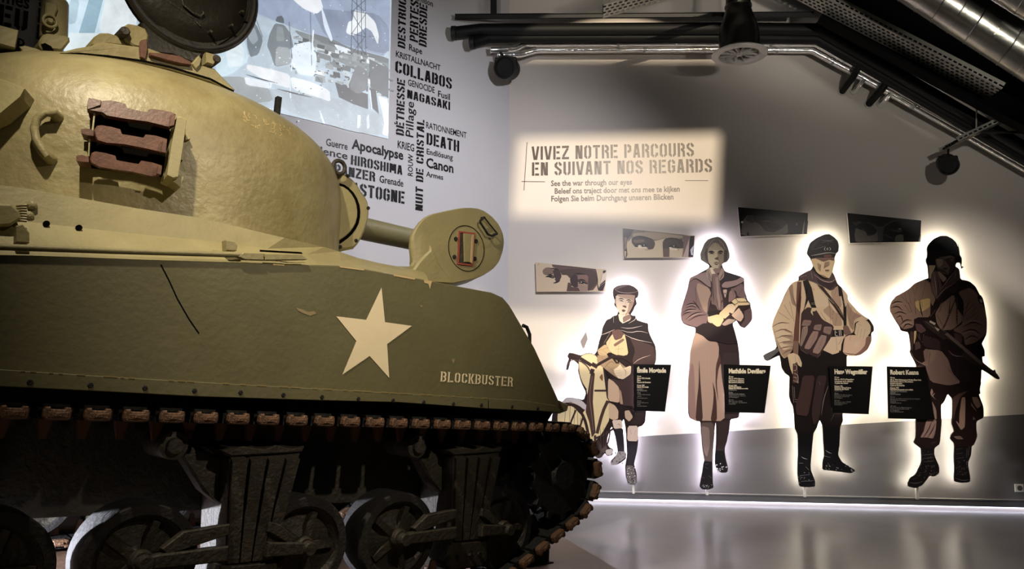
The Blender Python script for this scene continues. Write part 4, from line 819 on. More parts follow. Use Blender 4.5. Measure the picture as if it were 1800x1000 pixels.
def e3(a):
    a.p((26, 23, 23), a.sh, 0); a.cr = 'E3'
    a.p((112, 104, 98), 'E3 200,430 300,300 430,300 460,440 640,520 780,620 1000,640 1100,560 1215,480 1225,735 150,775', 1); a.p((78, 68, 64), 'E3 250,400 330,300 440,300 500,450 420,480'); a.p((52, 44, 44), 'E3 430,320 760,300 1040,380 1220,470 1060,620 880,690 700,650 600,520 470,440'); a.p((18, 16, 18), 'E3 700,480 900,480 1060,520 1000,620 800,600')
    a.l((20, 16, 18), 3, '600,395 720,380 850,420|1330,450 1400,440 1500,470'); a.p((120, 116, 112), 'E3 710,392 722,384 736,396 724,408'); a.p((90, 84, 80), 'E3 630,410 690,425 820,405 820,440 700,445'); a.p((26, 24, 28), 'E3 1230,480 1500,420 1600,440 1560,560 1530,720 1240,725', 0); a.p((110, 108, 110), 'E3 1405,480 1440,475 1445,520 1410,530'); a.p((130, 126, 120), 'E3 1570,520 1605,400 1600,500 1580,720 1540,720', 0); a.p((60, 58, 54), 'E3 1620,480 1680,420 1650,700 1600,720', 0); a.p((20, 18, 18), 'E3 285,740 320,660 355,770'); a.speck((28, 24, 24), 'E3', 150, 500, 190, 720, 6, 1.4, 3)
    a.p((250, 250, 245), 'E3 152,455 185,425 222,450 190,492', 2)
eye_panel('dark eye portrait strip above left of the peaked cap, tapering right', 'E3 90,115 1675,250 1655,725 150,780', e3)
def e4(a):
    a.p((20, 18, 19), a.sh, 0); a.cr = 'E4'
    a.p((92, 84, 78), 'E4 285,420 400,470 520,500 540,600 700,560 760,480 800,600 760,715 290,730 265,600'); a.p((56, 52, 54), 'E4 200,290 420,320 560,300 700,380 860,440 860,710 760,715 740,500 640,360 400,320 300,400'); a.p((14, 13, 15), 'E4 310,350 520,310 660,380 730,480 640,580 540,600 500,500 350,440'); a.p((62, 58, 56), 'E4 640,330 760,400 860,400 1000,290 1200,260 1000,330 880,420 860,710 780,700 770,500')
    a.p((88, 84, 76), 'E4 1130,600 1210,560 1290,570 1310,715 1110,715'); a.p((60, 56, 58), 'E4 1020,430 1100,480 1260,440 1270,520 1180,520 1080,500'); a.p((120, 116, 112), 'E4 1190,440 1240,430 1250,460 1200,462'); a.l((70, 64, 62), 2, '880,560 980,610 1100,660'); a.l((120, 114, 106), 1.6, '440,440 460,470|330,300 400,300|740,500 745,700'); a.p((110, 104, 98), 'E4 1640,600 1670,560 1655,715 1615,715', 0)
eye_panel('darkest eye portrait strip, between the peaked cap and the round helmet', 'E4 110,110 1675,270 1655,720 165,745', e4)

# ---- wall socket
p = BW.at(1791, 858); t = empty('wall_socket', BW.M @ Matrix.Translation((p.x, 0, p.z-.04)), 'small white wall socket low on the grey band at right edge', 'socket')
mb = MB(); mb.prism([(-.045, 0), (.045, 0), (.045, .085), (-.045, .085)], -.012, 0, .003); mb.build('cover_plate', M_EDGE, t)
mb = MB(); mb.lathe([(.028, -.0135), (.028, -.004), (0, -.004)], (0.004, 0, .042), seg=20); mb.build('socket_well', mat('socket_grey', (90, 86, 84), .5), t)

# ---- projected film on the left wall
br = LW.at(681.5, 245.5); bl = LW.at(116, 80); zb = LW.at(683, 245).z
xr_, xl_ = br.x, bl.x
scr = empty('projected_film', LW.M @ Matrix.Translation((xl_, 0, zb)), 'large projected black and white war film on the white wall above the turret', 'projection')
I = Matrix.Translation((-xl_, 0, -zb)); hh = (xr_-xl_)*.62
a = Art(LW, -.012, .0004)
mb = MB(); mb.box(xl_, xr_, -.010, -.002, zb, zb+hh); mb.build('screen_board', M_WHITE, scr, I)
n = len(a.v); a.v += [Vector((xl_, -.011, zb)), Vector((xr_, -.011, zb)), Vector((xr_, -.011, zb+hh)), Vector((xl_, -.011, zb+hh))]; a.f.append((0, 1, 2, 3)); a.c.append(lin((176, 192, 204)))
a.cr = 'S'
a.p((150, 164, 188), 'S 270,-60 1276,-60 1268,420 980,350 720,260 560,200 270,90'); a.p((128, 140, 164), 'S 700,60 980,80 1180,100 1266,200 1266,400 980,340 800,270')
a.p((126, 134, 136), 'S 560,215 720,262 980,352 1264,425 1264,640 1100,560 700,340'); a.p((104, 110, 112), 'S 700,240 860,290 980,350 1264,425 1264,470 980,390 720,290')
a.p((246, 250, 255), 'S 545,-20 760,-20 785,60 740,100 700,90 640,62 600,30'); a.p((214, 224, 240), 'S 765,30 800,120 855,290 840,305 790,200'); a.p((232, 242, 250), 'S 860,320 980,360 1000,400 900,380')
a.p((240, 246, 250), 'S 1012,70 1100,98 1165,160 1192,260 1184,330 1140,230 1096,200 1060,230 1000,262 950,240 968,160 1000,150')
a.p((168, 180, 188), 'S 380,640 900,720 1180,830 1262,850 1262,995 1000,965 560,830 400,740'); a.p((150, 158, 160), 'S 0,560 200,560 380,640 420,740 230,760 0,560')
rn = random.Random(5); y = a.y
for _ in range(150):
    x = rn.uniform(540, 1240); y0 = 250+(x-540)*.28; z = rn.uniform(y0, y0+260); w = rn.uniform(14, 70); h = rn.uniform(8, 40); g = rn.choice((70, 96, 120, 150, 190, 225))
    cc = CROP['S']; q = [(x, z), (x+w, z+w*.24), (x+w+rn.uniform(-8, 8), z+w*.24+h), (x, z+h)]
    a._add([(cc[0]+p_[0]/cc[2], cc[1]+p_[1]/cc[2]) for p_ in q], [(0, 1, 2, 3)], (g, g+6, g+8)); a.y = y-rn.random()*.0006
a.y = y-.001
a.p((70, 72, 74), 'S 870,600 960,640 1112,690 1112,800 1000,760 900,712', 0); a.p((96, 100, 102), 'S 1120,430 1220,480 1262,500 1262,720 1130,640', 0); a.p((72, 74, 78), 'S 1122,640 1170,660 1192,835 1132,780', 0); a.p((210, 216, 216), 'S 980,580 1080,620 1060,680 960,640', 0); a.p((110, 114, 118), 'S 960,640 1030,470 1110,520 1112,650 1040,690')
a.p((200, 222, 232), 'S 0,330 60,310 200,262 240,440 140,522 60,560 0,560'); a.p((226, 240, 246), 'S 60,330 160,260 210,380 190,480 90,500'); a.p((110, 122, 130), 'S 225,140 292,175 345,290 310,400 250,420 225,330'); a.p((150, 162, 170), 'S 230,180 280,200 310,290 270,330 235,280')
a.p((246, 250, 255), 'S 230,470 420,512 540,545 545,650 380,600 220,505'); a.p((238, 246, 252), 'S 205,560 380,602 400,650 220,622'); a.p((240, 246, 250), 'S 540,560 700,602 830,662 838,745 740,712 560,655'); a.p((220, 232, 240), 'S 560,330 700,300 740,420 720,560 600,540 560,440')
a.p((112, 122, 128), 'S 430,170 497,180 545,245 568,345 540,355 550,470 430,490 395,385 372,335 390,250'); a.p((152, 160, 164), 'S 440,340 540,350 548,470 430,485'); a.p((88, 98, 106), 'S 434,155 445,122 480,114 496,140 498,172 465,166'); a.p((132, 142, 146), 'S 445,190 490,200 500,300 440,300')
a.blunt = True; a.l((70, 78, 88), 1.0, '996,0 990,400|1030,0 1040,400|1062,0 1068,400|1092,0 1096,400|985,75 1098,98|985,245 1098,270|996,0 1092,90|1092,0 990,90|990,90 1096,260|1096,100 990,250|990,250 1096,400|1096,260 990,400|690,90 700,480|535,160 560,500|270,80 340,270'); a.l((235, 244, 250), 2.2, '712,220 700,400|560,430 550,520|400,500 400,640|540,600 545,720|1125,660 1140,800'); a.blunt = False
a.l((60, 66, 72), 2.4, '220,545 330,580 450,610|450,650 560,680 700,712|820,300 900,330|740,560 780,620'); a.l((120, 130, 140), 1.2, '560,200 700,250|570,230 760,300|720,330 900,380|1120,500 1250,540|270,100 420,150')
a.p((244, 248, 252), 'S 1185,700 1262,728 1262,995 1215,985 1232,900 1200,760'); a.p((236, 244, 250), 'S 1035,840 1060,845 1055,930 1032,940'); a.p((232, 240, 250), 'S 752,800 770,830 800,910 780,900'); a.p((230, 238, 248), 'S 1100,860 1118,830 1125,930 1105,950')
a.speck((250, 253, 255), 'S', 20, 260, 600, 900, 70, 1.6, 31); a.speck((240, 248, 255), 'S', 600, 20, 1250, 930, 60, 1.4, 32); a.speck((90, 98, 104), 'S', 560, 260, 1240, 700, 90, 1.8, 33)
a.p((206, 228, 240), 'G 118,-20 240,-20 240,90 112,90', 0); a.p((150, 180, 196), 'G 162,-20 186,-20 166,60 138,60', 0); a.p((232, 246, 250), 'G 118,58 240,58 240,90 112,90', 0); a.p((176, 200, 212), 'G 122,0 140,0 134,40 120,44'); a.p((238, 248, 252), 'G 190,-20 240,-20 240,60 172,60')
o = a.build('film_picture', scr, M_SCREEN); o.matrix_local = I
# ---------------------------------------------------------------- the tank
TANK = empty('tank', TK.M, 'olive battle tank with white star, broad rounded turret and open hatch', 'tank')
def tp(s, y=0.0, ox=0, oy=0, sc=1.0): return px(TK, s, ox, oy, sc, y)
def T3(x, y, d): return TK.at(x, y, d)
# side plate: visible outline, carried on to the rear
top = tp('0,448 120,451 250,456 420,461 496,465 598,467 640,473 690,482 753,493 820,506 864,514 884,523 896,537 940,612 984,708 978,722')
bot = tp('857,717 700,706 540,702 350,696 180,687 0,678')
dz = (top[0][1]-top[2][1])/(top[0][0]-top[2][0])
L0 = (-4.7, top[0][1]+dz*(-4.7-top[0][0])*.4)
zb = bot[-1][1]
outline = [L0]+top+bot+[(-4.7, zb)]
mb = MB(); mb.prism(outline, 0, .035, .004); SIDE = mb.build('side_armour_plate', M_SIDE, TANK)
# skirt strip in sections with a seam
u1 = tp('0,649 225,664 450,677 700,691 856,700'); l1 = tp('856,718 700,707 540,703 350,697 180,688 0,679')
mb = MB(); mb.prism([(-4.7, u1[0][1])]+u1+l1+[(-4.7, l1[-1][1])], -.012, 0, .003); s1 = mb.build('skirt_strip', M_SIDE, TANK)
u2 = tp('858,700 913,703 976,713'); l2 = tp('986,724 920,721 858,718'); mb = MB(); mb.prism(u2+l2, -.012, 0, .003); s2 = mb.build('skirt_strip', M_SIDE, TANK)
for x, y in ((53, 672), (159, 677), (255, 682), (342, 687), (423, 690), (498, 694.5), (566, 698), (630, 701), (691, 704), (745, 707), (797, 710), (846, 712), (900, 715), (945, 718)):
    p = T3(x, y, -.012); mb = MB(); mb.lathe([(.010, -.017), (.013, -.012), (.013, -.008)], (p.x, 0, p.z), 'y', 6); mb.build('bolt', M_BLACKST, s1 if x < 857 else s2)
# worn ridge along the top of the skirt
mb = MB()
for k in range(len(u1)-1):
    n = 14
    for i in range(n):
        t0 = i/n; 
        if random.random() < .35: continue
        a = Vector(u1[k]).lerp(Vector(u1[k+1]), t0); b = Vector(u1[k]).lerp(Vector(u1[k+1]), t0+1/n*random.uniform(.4, 1)); mb.box(a.x, b.x, -.0135, -.009, a.y-.003, a.y+.0035)
mb.build('worn_edge', mat('bare_edge', (146, 128, 84), .4), SIDE)['kind'] = 'stuff'
# star and name
st = tp('538,378 553,527 668,543 562,621 571,766 487,672 370,752 430,608 344,502 472,517', -.003, 450, 350, 2.438)
mobj('white_star', [(a, -.003, b) for a, b in st], [tuple(range(10))], M_CREAM, TANK)['label'] = 'cream white five-pointed star'
o = put_word('name_lettering', TK, stencil('BLOCKBUSTER', .78, serif=True), (774, 670.5), (901, 679.5), (774, 652.5), M_CREAM, -.003, TANK, flat=False)
mb = MB()
for s in ('520,541 530,543 541,548 552,547 556,551 545,555 534,551 524,546', '797,629 800,633 797,640 794,633', '738,536 743,537 741,541'):
    q = tp(s, -.002); mb.add([(a, -.002, b) for a, b in q], [tuple(range(len(q)))])
mb.build('paint_chip', mat('bare_chip', (150, 132, 96), .5), SIDE)['kind'] = 'stuff'
q = tp('283,465 297,492 312,525 332,560 350,586', -.002); v, f = stroke2d(q, .005); mobj('scratch', [(p.x, -.002, p.y) for p in v], f, M_DARKGROOVE, SIDE)
# paint edge flakes along the top edge
mb = MB()
for s in ('745,492 760,494 758,499 756,508 753,499 746,497', '596,467 640,473 640,475.5 598,470', '692,482 730,489 729,491.5 692,485', '480,463.5 500,465 500,467 480,466'):
    q = tp(s, -.002); mb.add([(a, -.002, b) for a, b in q], [tuple(range(len(q)))])
mb.build('paint_chip', mat('bare_light_chip', (205, 180, 130), .5), SIDE)['kind'] = 'stuff'

# hull body between the side plates
prof = [(-4.7, .56), (-4.7, 1.70)]
pr = [(x, z-.02) for x, z in top]
mb = MB(); q = [(-4.68, 1.62), (-3.2, 1.60), (-2.0, 1.74), (-1.1, 1.80), (-.55, 1.78), (-.42, 1.72), (.02, 1.16), (-.02, 1.12), (-4.68, 1.12)]
mb.prism([q[i] for i in range(len(q))], .035, 2.60); mb.build('upper_hull', M_PAINT, TANK)
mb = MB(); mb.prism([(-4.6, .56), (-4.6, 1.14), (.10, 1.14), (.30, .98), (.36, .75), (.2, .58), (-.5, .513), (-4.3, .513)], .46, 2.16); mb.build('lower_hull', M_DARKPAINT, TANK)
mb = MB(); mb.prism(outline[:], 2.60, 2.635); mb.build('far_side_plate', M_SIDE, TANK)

# top of the hull: shelf, raised wall and deck up to the turret, as one continuous skin
cols = [(-90, 442, -90, 380, -90, 316), (0, 448, 0, 384, 0, 325), (52, 449, 52, 390, 52, 332), (140, 452, 140, 400, 140, 348), (240, 456, 240, 411, 240, 366), (340, 459, 345, 421, 340, 381), (420, 461, 410, 429, 420, 399), (496, 465, 470, 437, 500, 418), (560, 466, 540, 447, 570, 434), (598, 467, 600, 459, 596, 442), (640, 473, 640, 466, 628, 453), (690, 482, 690, 474, 665, 462), (724, 488, 724, 478, 698, 468), (753, 493, 750, 484, 736, 469)]
V = []; F_ = []
for (x0, y0, x1, y1, x2, y2) in cols:
    k = min(1, max(0, (x0-496)/250)); 
    a = T3(x0, y0, .03); b = T3(x1, y1, .20+.1*k); c = T3(x2, y2, .24+.36*k); d = c+Vector((0, .03, .003)); e = Vector((c.x, 1.0, c.z-.07*(1-k)))
    V += [a, b, c, d, e]
n = 5
for i in range(len(cols)-1):
    for j in range(n-1): F_.append((i*n+j, i*n+j+1, (i+1)*n+j+1, (i+1)*n+j))
mb = MB(); mb.add(V, F_); DECK = mb.build('hull_deck', M_PAINT, TANK)
# grab rail
def tubepx(lst, r, d, name, m, parent, seg=10, smooth=True):
    mb = MB(); mb.tube([T3(x, y, d) for x, y in lst], r, seg); return mb.build(name, m, parent, smooth=smooth)
RAIL = tubepx([(-90, 431), (0, 434), (200, 441), (428, 448)], .014, -.005, 'stowage_rail', M_PAINT, TANK)
mb = MB(); mb.prism(tp('428,444 464,445 464,457 430,456 420,451', -.02), -.02, .02, .003); mb.build('rail_end', M_PAINT, RAIL)
mb = MB(); mb.prism(tp('466,446 530,447 541,456 466,457', -.018), -.018, .03, .003); mb.build('rail_tab', M_PAINT, TANK)
mb = MB(); mb.prism(tp('458,439 530,443 532,446 458,442', .05), .05, .06); mb.build('gap_strip', M_DARKGROOVE, TANK)
for s in ('28,397 40,394 52,409 52,427 28,425', '397,422 412,424 418,431 416,441 398,440'):
    q = tp(s, .02); mb = MB(); mb.prism(q, .02, .07, .004); mb.build('tie_down_bracket', M_PAINT, TANK)
# casting at the left end of the raised wall with weld beads and bolts
mb = MB(); mb.prism(tp('-40,352 0,357 20,358 34,370 38,384 20,396 -40,400', .10), .10, .22, .01); mb.build('towing_casting', M_PAINT, TANK)
for k in range(7):
    mb = MB(); a = T3(29, 362+k*4.3, .15); b = T3(47, 361+k*4.6, .13); mb.tube([a, (a+b)/2-Vector((0, .008, 0)), b], .006, 6); mb.build('weld_bead', M_PAINT, TANK, smooth=True)
for x, y in ((57, 361), (51, 379)):
    p = T3(x, y, .21); mb = MB(); mb.lathe([(.006, -.026), (.018, -.022), (.022, 0)], (p.x, p.y+.01, p.z), 'y', 8); mb.build('bolt', M_PAINT, TANK)
for x, y in ((80, 394), (137, 401)):
    p = T3(x, y, .20); mb = MB(); mb.lathe([(.013, -.004), (.013, .012)], (p.x, p.y-.02, p.z), 'y', 16); mb.build('drain_hole', M_DARKGROOVE, TANK)

# driver's hood: rounded bulge with direct-vision port
hs = '25,460 30,400 60,340 95,285 130,240 175,200 220,175 275,157 330,145 400,128 470,115 545,100 620,92 690,92 760,100 820,122 870,155 915,190 950,230 985,272 1010,320 1032,370 1042,420 1045,475 1040,530 1028,585 1010,640 990,688 960,730 925,768 880,800 825,835 760,865 680,888 600,905 440,934 240,915 100,900 -60,860 -70,780 20,740 45,690 28,590 20,520'
hq = tp(hs, .42, 720, 350, 6.25)
_hc = (sum(a for a, b in hq)/len(hq), sum(b for a, b in hq)/len(hq))
def taper(q, levels):
    n = len(q); v = []; f = []
    for y, s, dx, dzz in levels: v += [(_hc[0]+(a-_hc[0])*s+dx, y, _hc[1]+(b-_hc[1])*s+dzz) for a, b in q]
    f.append(tuple(range(n)))
    for k in range(len(levels)-1):
        for i in range(n): j = (i+1) % n; f.append((k*n+i, (k+1)*n+i, (k+1)*n+j, k*n+j))
    f.append(tuple((len(levels)-1)*n+i for i in range(n-1, -1, -1)))
    return v, f
mb = MB(); mb.add(*taper(hq, [(.42, .975, 0, 0), (.425, .99, 0, 0), (.437, 1, 0, 0), (.46, .995, .004, -.002), (.60, .86, .06, -.05), (.80, .66, .12, -.10)])); HOOD = mb.build('driver_hood', M_PAINT, TANK, smooth=True)
mb = MB(); mb.prism(tp('240,505 232,560 150,640 100,700 40,790 30,850 260,925 500,925 420,820 330,700', .40, 720, 350, 6.25), .405, .43, .012); mb.build('hood_fillet', M_PAINT, HOOD, smooth=True)
c0 = T3(720+625/6.25, 350+540/6.25, .42); rr = (T3(720+818/6.25, 350+540/6.25, .42)-c0).length
mb = MB(); mb.lathe([(rr-.004, -.0015), (rr, -.0015), (rr, .004), (rr-.004, .004)], (c0.x, .418, c0.z), 'y', 64, True); mb.build('port_groove', M_DARKGROOVE, HOOD)
fr_o = tp('540,350 716,372 695,735 522,716', .416, 720, 350, 6.25); fr_i = tp('553,368 704,388 684,716 540,700', .416, 720, 350, 6.25)
v = [(a, .412, b) for a, b in fr_o]+[(a, .412, b) for a, b in fr_i]+[(a, .422, b) for a, b in fr_o]; f = [(i, (i+1) % 4, (i+1) % 4+4, i+4) for i in range(4)]+[(i, i+8, (i+1) % 4+8, (i+1) % 4) for i in range(4)]
mobj('port_frame', v, f, M_RED, HOOD)
mb = MB(); mb.prism(fr_i, .4155, .418); mb.build('port_recess', M_DARKPAINT, HOOD); mb = MB(); mb.prism(tp('592,375 672,384 672,695 600,690', .41, 720, 350, 6.25), .405, .416, .003); mb.build('port_cover', M_PAINT, HOOD)
mb = MB(); mb.prism(tp('676,388 704,390 684,716 662,695', .41, 720, 350, 6.25), .402, .416, .003); mb.build('port_edge', mat('light_worn_paint', (176, 150, 112), .5), HOOD)
for x, y in ((505, 437), (490, 635), (728, 462), (714, 656)):
    p = T3(720+x/6.25, 350+y/6.25, .42); mb = MB(); mb.lathe([(.014, -.006), (.016, .002)], (p.x, .418, p.z), 'y', 8); mb.build('bolt', M_BLACKST, HOOD)
hp = [T3(720+x/6.25, 350+y/6.25, .385) for x, y in ((960, 380), (900, 403), (860, 385), (780, 262), (775, 235), (822, 200))]
mb = MB(); mb.tube([hp[0]+Vector((0, .04, 0))]+hp+[hp[-1]+Vector((0, .04, 0))], .008, 8); mb.build('grab_handle', M_BLACKST, HOOD, smooth=True)
mb = MB(); mb.tube([T3(720+x/6.25, 350+y/6.25, .417) for x, y in ((822, 200), (880, 275), (965, 378))], .005, 6); mb.build('hinge_pin', M_BLACKST, HOOD)

mb = MB(); mb.prism(tp('880,716 940,719 974,722 962,741 940,741 880,736', .09), .09, .40); mb.build('inner_mudguard', M_BLACKST, TANK)
# front fender loop and tow eye
tubepx([(919, 572), (926, 575), (931, 588), (931, 603)], .012, .02, 'fender_loop', M_BLACKST, TANK)
mb = MB(); mb.prism(tp('962,708 985,704 1000,712 998,722 985,727 968,722', .02), .02, .12, .008); mb.build('towing_lug', M_PAINT, TANK)

# gun: mantlet and barrel
mc = tp('190,150 250,180 300,220 340,268 370,320 400,358 420,400 430,450 430,500 424,552 410,600 392,650 370,700 340,752 300,795 235,808 170,815 120,800 120,150', .95, 560, 270, 4.76)
mb = MB(); mb.prism(mc, .95, 1.75, .02); MAN = mb.build('gun_mantlet', M_PAINT, TANK, smooth=True)
mi = [Vector(p) for p in tp('175,262 215,275 250,300 285,335 312,380 330,430 337,480 334,530 322,580 300,622 270,662 235,695 170,742', .945, 560, 270, 4.76)]
v, f = stroke2d(mi, .028); mb = MB(); mb.add([(p.x, .948, p.y) for p in v], f); mb.build('mantlet_groove', M_DARKGROOVE, MAN)
mi2 = tp('120,262 175,266 215,280 250,304 280,338 306,382 322,430 329,480 326,530 314,578 293,618 264,656 230,688 170,732 120,738', .93, 560, 270, 4.76); mb = MB(); mb.prism(mi2, .928, .96, .008); mb.build('rotor_disc', M_PAINT, MAN, smooth=True)
for x, y in ((243, 187), (414, 456), (313, 728), (180, 780)):
    p = T3(560+x/4.76, 270+y/4.76, .95); mb = MB(); mb.lathe([(.012, -.006), (.014, .004)], (p.x, .948, p.z), 'y', 8); mb.build('bolt', M_BLACKST, MAN)
g0 = T3(650, 404.5, 1.33); g1 = T3(725, 421, 1.33); gd = (g1-g0).normalized()
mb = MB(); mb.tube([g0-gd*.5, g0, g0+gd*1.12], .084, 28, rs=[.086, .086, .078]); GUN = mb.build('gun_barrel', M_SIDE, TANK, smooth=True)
tor = T3(596, 294, .9); mb = MB(); mb.torus(tor, .045, .014, 'y', 24, 10); mb.build('lifting_eye', M_DARKPAINT, TANK, smooth=True)

# turret: fitted cast shell
def tshell():
    cx, ax, ay, zt, pp_, q_, tx, axr, ty = -2.195, 1.14, .898, 2.052, 5.0, 1.767, -.023, 1.337, .048
    N = 112; M_ = 34; v = []; f = []; z0 = 1.0; rn = random.Random(3)
    for j in range(M_):
        t = j/(M_-1); t = 1-(1-t)**1.6; b = max(0, 1-t**pp_)**(1/q_)
        z = z0+t*(zt-z0)
        for i in range(N):
            a = 2*pi*i/N; X = cos(a); Y = sin(a); X *= (ax if X > 0 else axr)
            w = .0015*sin(3.1*X*2+z*3)*sin(Y*3+z*2)
            v.append((cx+X*b*(1+w), 1.35+Y*ay*b*(1+w), 1.0+z+t*(X*b*tx+Y*b*ay*ty)))
    for j in range(M_-1):
        for i in range(N):
            k = (i+1) % N; f.append((j*N+i, j*N+k, (j+1)*N+k, (j+1)*N+i))
    mb = MB(); mb.add(v, f); mb.lathe([(.95, 1.86), (.95, 2.02)], (cx, 1.35, 0), 'z', 48)
    return mb
tm = tshell(); TUR = tm.build('turret', M_CAST, TANK, smooth=True)
bvh = BVHTree.FromPolygons([tuple(v) for v in tm.v], tm.f)
Minv = TK.M.inverted(); co = Minv @ CAM
def on_turret(x, y, lift=0.0):
    d = (Minv.to_3x3() @ ray(x, y)).normalized(); h = bvh.ray_cast(co, d)
    if h[0] is None: return T3(x, y, .6), Vector((0, -1, 0))
    n = h[1] if h[1].dot(d) < 0 else -h[1]
    return h[0]+n*lift, n
def patch(s, lift, back, name, m, parent, ox=0, oy=0, sc=1.0, inset=.006):
    """solid piece following the turret skin: outline pixels, top face lifted off the skin, back face towards the skin"""
    pts = pp(s) if ' ' in s and not s[0].isdigit() and s[0] != '-' else [tuple(map(float, t.split(','))) for t in s.split()]
    pts = [(ox+a/sc, oy+b/sc) for a, b in pts]
    cx = sum(p[0] for p in pts)/len(pts); cy = sum(p[1] for p in pts)/len(pts)
    H = [on_turret(*p) for p in pts]; n = sum((h[1] for h in H), Vector()).normalized(); c = sum((h[0] for h in H), Vector())/len(H)
    # plane through the skin centre, lifted
    def onp(p, l):
        d = (Minv.to_3x3() @ ray(*p)).normalized(); t = (c+n*l-co).dot(n)/d.dot(n); return co+d*t
    ins = [((p[0]*.96+cx*.04), (p[1]*.96+cy*.04)) for p in pts]
    A = [onp(p, lift) for p in ins]; B = [onp(p, lift-inset) for p in pts]; C = [b-n*(lift-inset-back) for b in B]
    k = len(pts); f = [tuple(range(k))]
    for i in range(k): j = (i+1) % k; f += [(i, i+k, j+k, j), (i+k, i+2*k, j+2*k, j+k)]
    f.append(tuple(range(3*k-1, 2*k-1, -1)))
    mb = MB(); mb.add(A+B+C, f); return mb.build(name, m, parent)
# spare-link rack on the turret side
R6 = dict(ox=120, oy=160, sc=5.0)
def rodpx(s, lift, th, name, m, **k): return patch(s, lift, lift-th, name, m, TUR, **k)
rodpx('165,120 185,70 240,75 290,88 370,82 440,95 500,112 520,150 600,168 700,187 712,165 735,157 820,168 900,185 945,205 935,262 915,300 890,318 700,270 500,245 330,215 290,185 170,165', .11, .035, 'spare_track_bar', M_RUST, **R6)['label'] = 'uppermost rusty bar of the turret side rack'
rodpx('222,348 250,307 290,300 380,315 455,335 470,378 560,392 665,411 685,382 770,392 870,422 862,500 850,545 700,510 500,470 330,455 250,432 235,400', .11, .035, 'spare_track_bar', M_RUST, **R6)
rodpx('188,600 205,545 240,530 330,545 412,568 422,606 520,625 622,642 645,612 740,628 825,655 822,700 800,742 740,752 560,710 400,690 260,665 195,628', .11, .035, 'spare_track_bar', M_RUST, **R6)
for s in ('110,332 160,328 225,345 225,395 165,388 115,372', '70,568 120,560 180,580 182,625 130,622 72,612', '165,122 180,60 290,82 285,120 230,140 170,160'):
    rodpx(s, .12, .10, 'bar_lug', M_RUST, **R6)
for s in ('835,430 868,425 858,545 815,535', '790,655 822,660 815,735 778,725', '905,205 945,210 930,300 890,310'):
    rodpx(s, .145, .03, 'bar_end_cap', M_RUST, **R6)
rodpx('955,228 990,222 1042,245 1010,480 965,760 920,770 865,745 905,480', .15, .14, 'rack_frame', M_PAINT, **R6); rodpx('862,735 900,640 960,662 958,765 1022,745 985,845 930,800 870,760', .13, .13, 'frame_foot', M_PAINT, **R6)
rodpx('225,180 238,185 222,345 205,345', .10, .02, 'rack_frame', M_PAINT, **R6); rodpx('180,420 192,420 185,575 172,575', .10, .02, 'rack_frame', M_PAINT, **R6); rodpx('85,560 100,530 130,555 140,500 165,510 172,580 110,570', .07, .07, 'frame_foot', M_PAINT, **R6)
rodpx('1030,330 1075,420 1030,430', .03, .03, 'weld_lump', M_PAINT, **R6); rodpx('1000,510 1028,570 1010,610 985,600', .03, .03, 'weld_lump', M_PAINT, **R6)
rodpx('225,185 300,195 890,320 905,480 870,740 740,740 200,665 205,420', .028, .028, 'rack_gap_shade', M_DARKGROOVE, inset=.002, **R6)  # dark sheet standing in for the shade behind the bars
# lifting eye on the turret side
lp = []
for x, y in ((98, 205), (84, 206), (72, 216), (67, 232), (70, 250), (78, 266), (86, 277)):
    p, n = on_turret(x, y, .05); lp.append(p)
a_, n_ = on_turret(101, 206, 0); b_, n2_ = on_turret(90, 280, 0)
mb = MB(); mb.tube([a_]+lp+[b_], .022, 12, rs=[.03, .026, .02, .02, .02, .02, .021, .024, .03]); mb.build('side_lifting_eye', M_CAST, TUR, smooth=True)
rodpx('-30,134 0,138 34,151 44,156 36,170 0,200 -30,214', .10, .10, 'bracket_block', M_PAINT, inset=.01); rodpx('0,330 30,322 44,334 20,352 0,356', .02, .04, 'weld_lump', M_PAINT)
# splash ring, hatch ring and roof pieces
hd = .95
ring = tp('104,92 135,84 160,80 172,74 190,74 225,79 262,84 300,98 345,112 378,120 395,138 414,157 411,161 370,142 300,121 250,110 190,101 140,96 106,96', hd)
mb = MB(); mb.prism(ring, hd, 1.75, .012); HR = mb.build('hatch_ring', M_CAST, TUR, smooth=True)
gv = [Vector(p) for p in tp('106,95.5 140,95 190,99 250,107 300,118 370,139 411,161', hd-.06)]; v, f = stroke2d(gv, .014); mb = MB(); mb.add([(p.x, hd-.06, p.y) for p in v], f); mb.build('ring_gap', M_DARKGROOVE, HR)
mb = MB(); mb.prism(tp('158,80 166,64 177,57 192,57 205,61 222,66 226,82 190,79', hd+.05), hd+.05, 1.25, .015); mb.build('ring_boss', M_CAST, HR, smooth=True)
mb = MB(); mb.prism(tp('216,60 218,46 226,41 243,44 256,50 262,62 258,84 238,82 222,72', hd+.02), hd+.02, 1.15, .01); mb.build('hinge_bracket', M_CAST, HR, smooth=True)
mb = MB(); p = T3(219, 56, hd); mb.lathe([(.020, -.02), (.028, -.01), (.028, .12)], (p.x, hd, p.z), 'y', 16); mb.build('hinge_pin', M_DARKPAINT, HR, smooth=True)
mb = MB(); mb.prism(tp('249,70 258,68 260,86 256,104 247,100 246,84', hd-.02), hd-.02, 1.0, .004); mb.build('hatch_latch', M_RUST, HR)
mb = MB(); mb.prism(tp('264,92 285,93 316,98 336,108 337,114 318,112 290,105 264,97', hd-.03), hd-.03, 1.0, .005); mb.build('hatch_seal', M_RUST, HR)
mb = MB(); mb.prism(tp('363,91 376,95 383,100 376,114 363,110', hd-.02), hd-.02, 1.05, .006); mb.build('hinge_bracket', M_CAST, HR)
mb = MB(); mb.prism(tp('350,97 355,104 352,115 345,121 338,112 344,104', hd-.02), hd-.02, 1.05, .006); mb.build('hinge_bracket', M_CAST, HR)
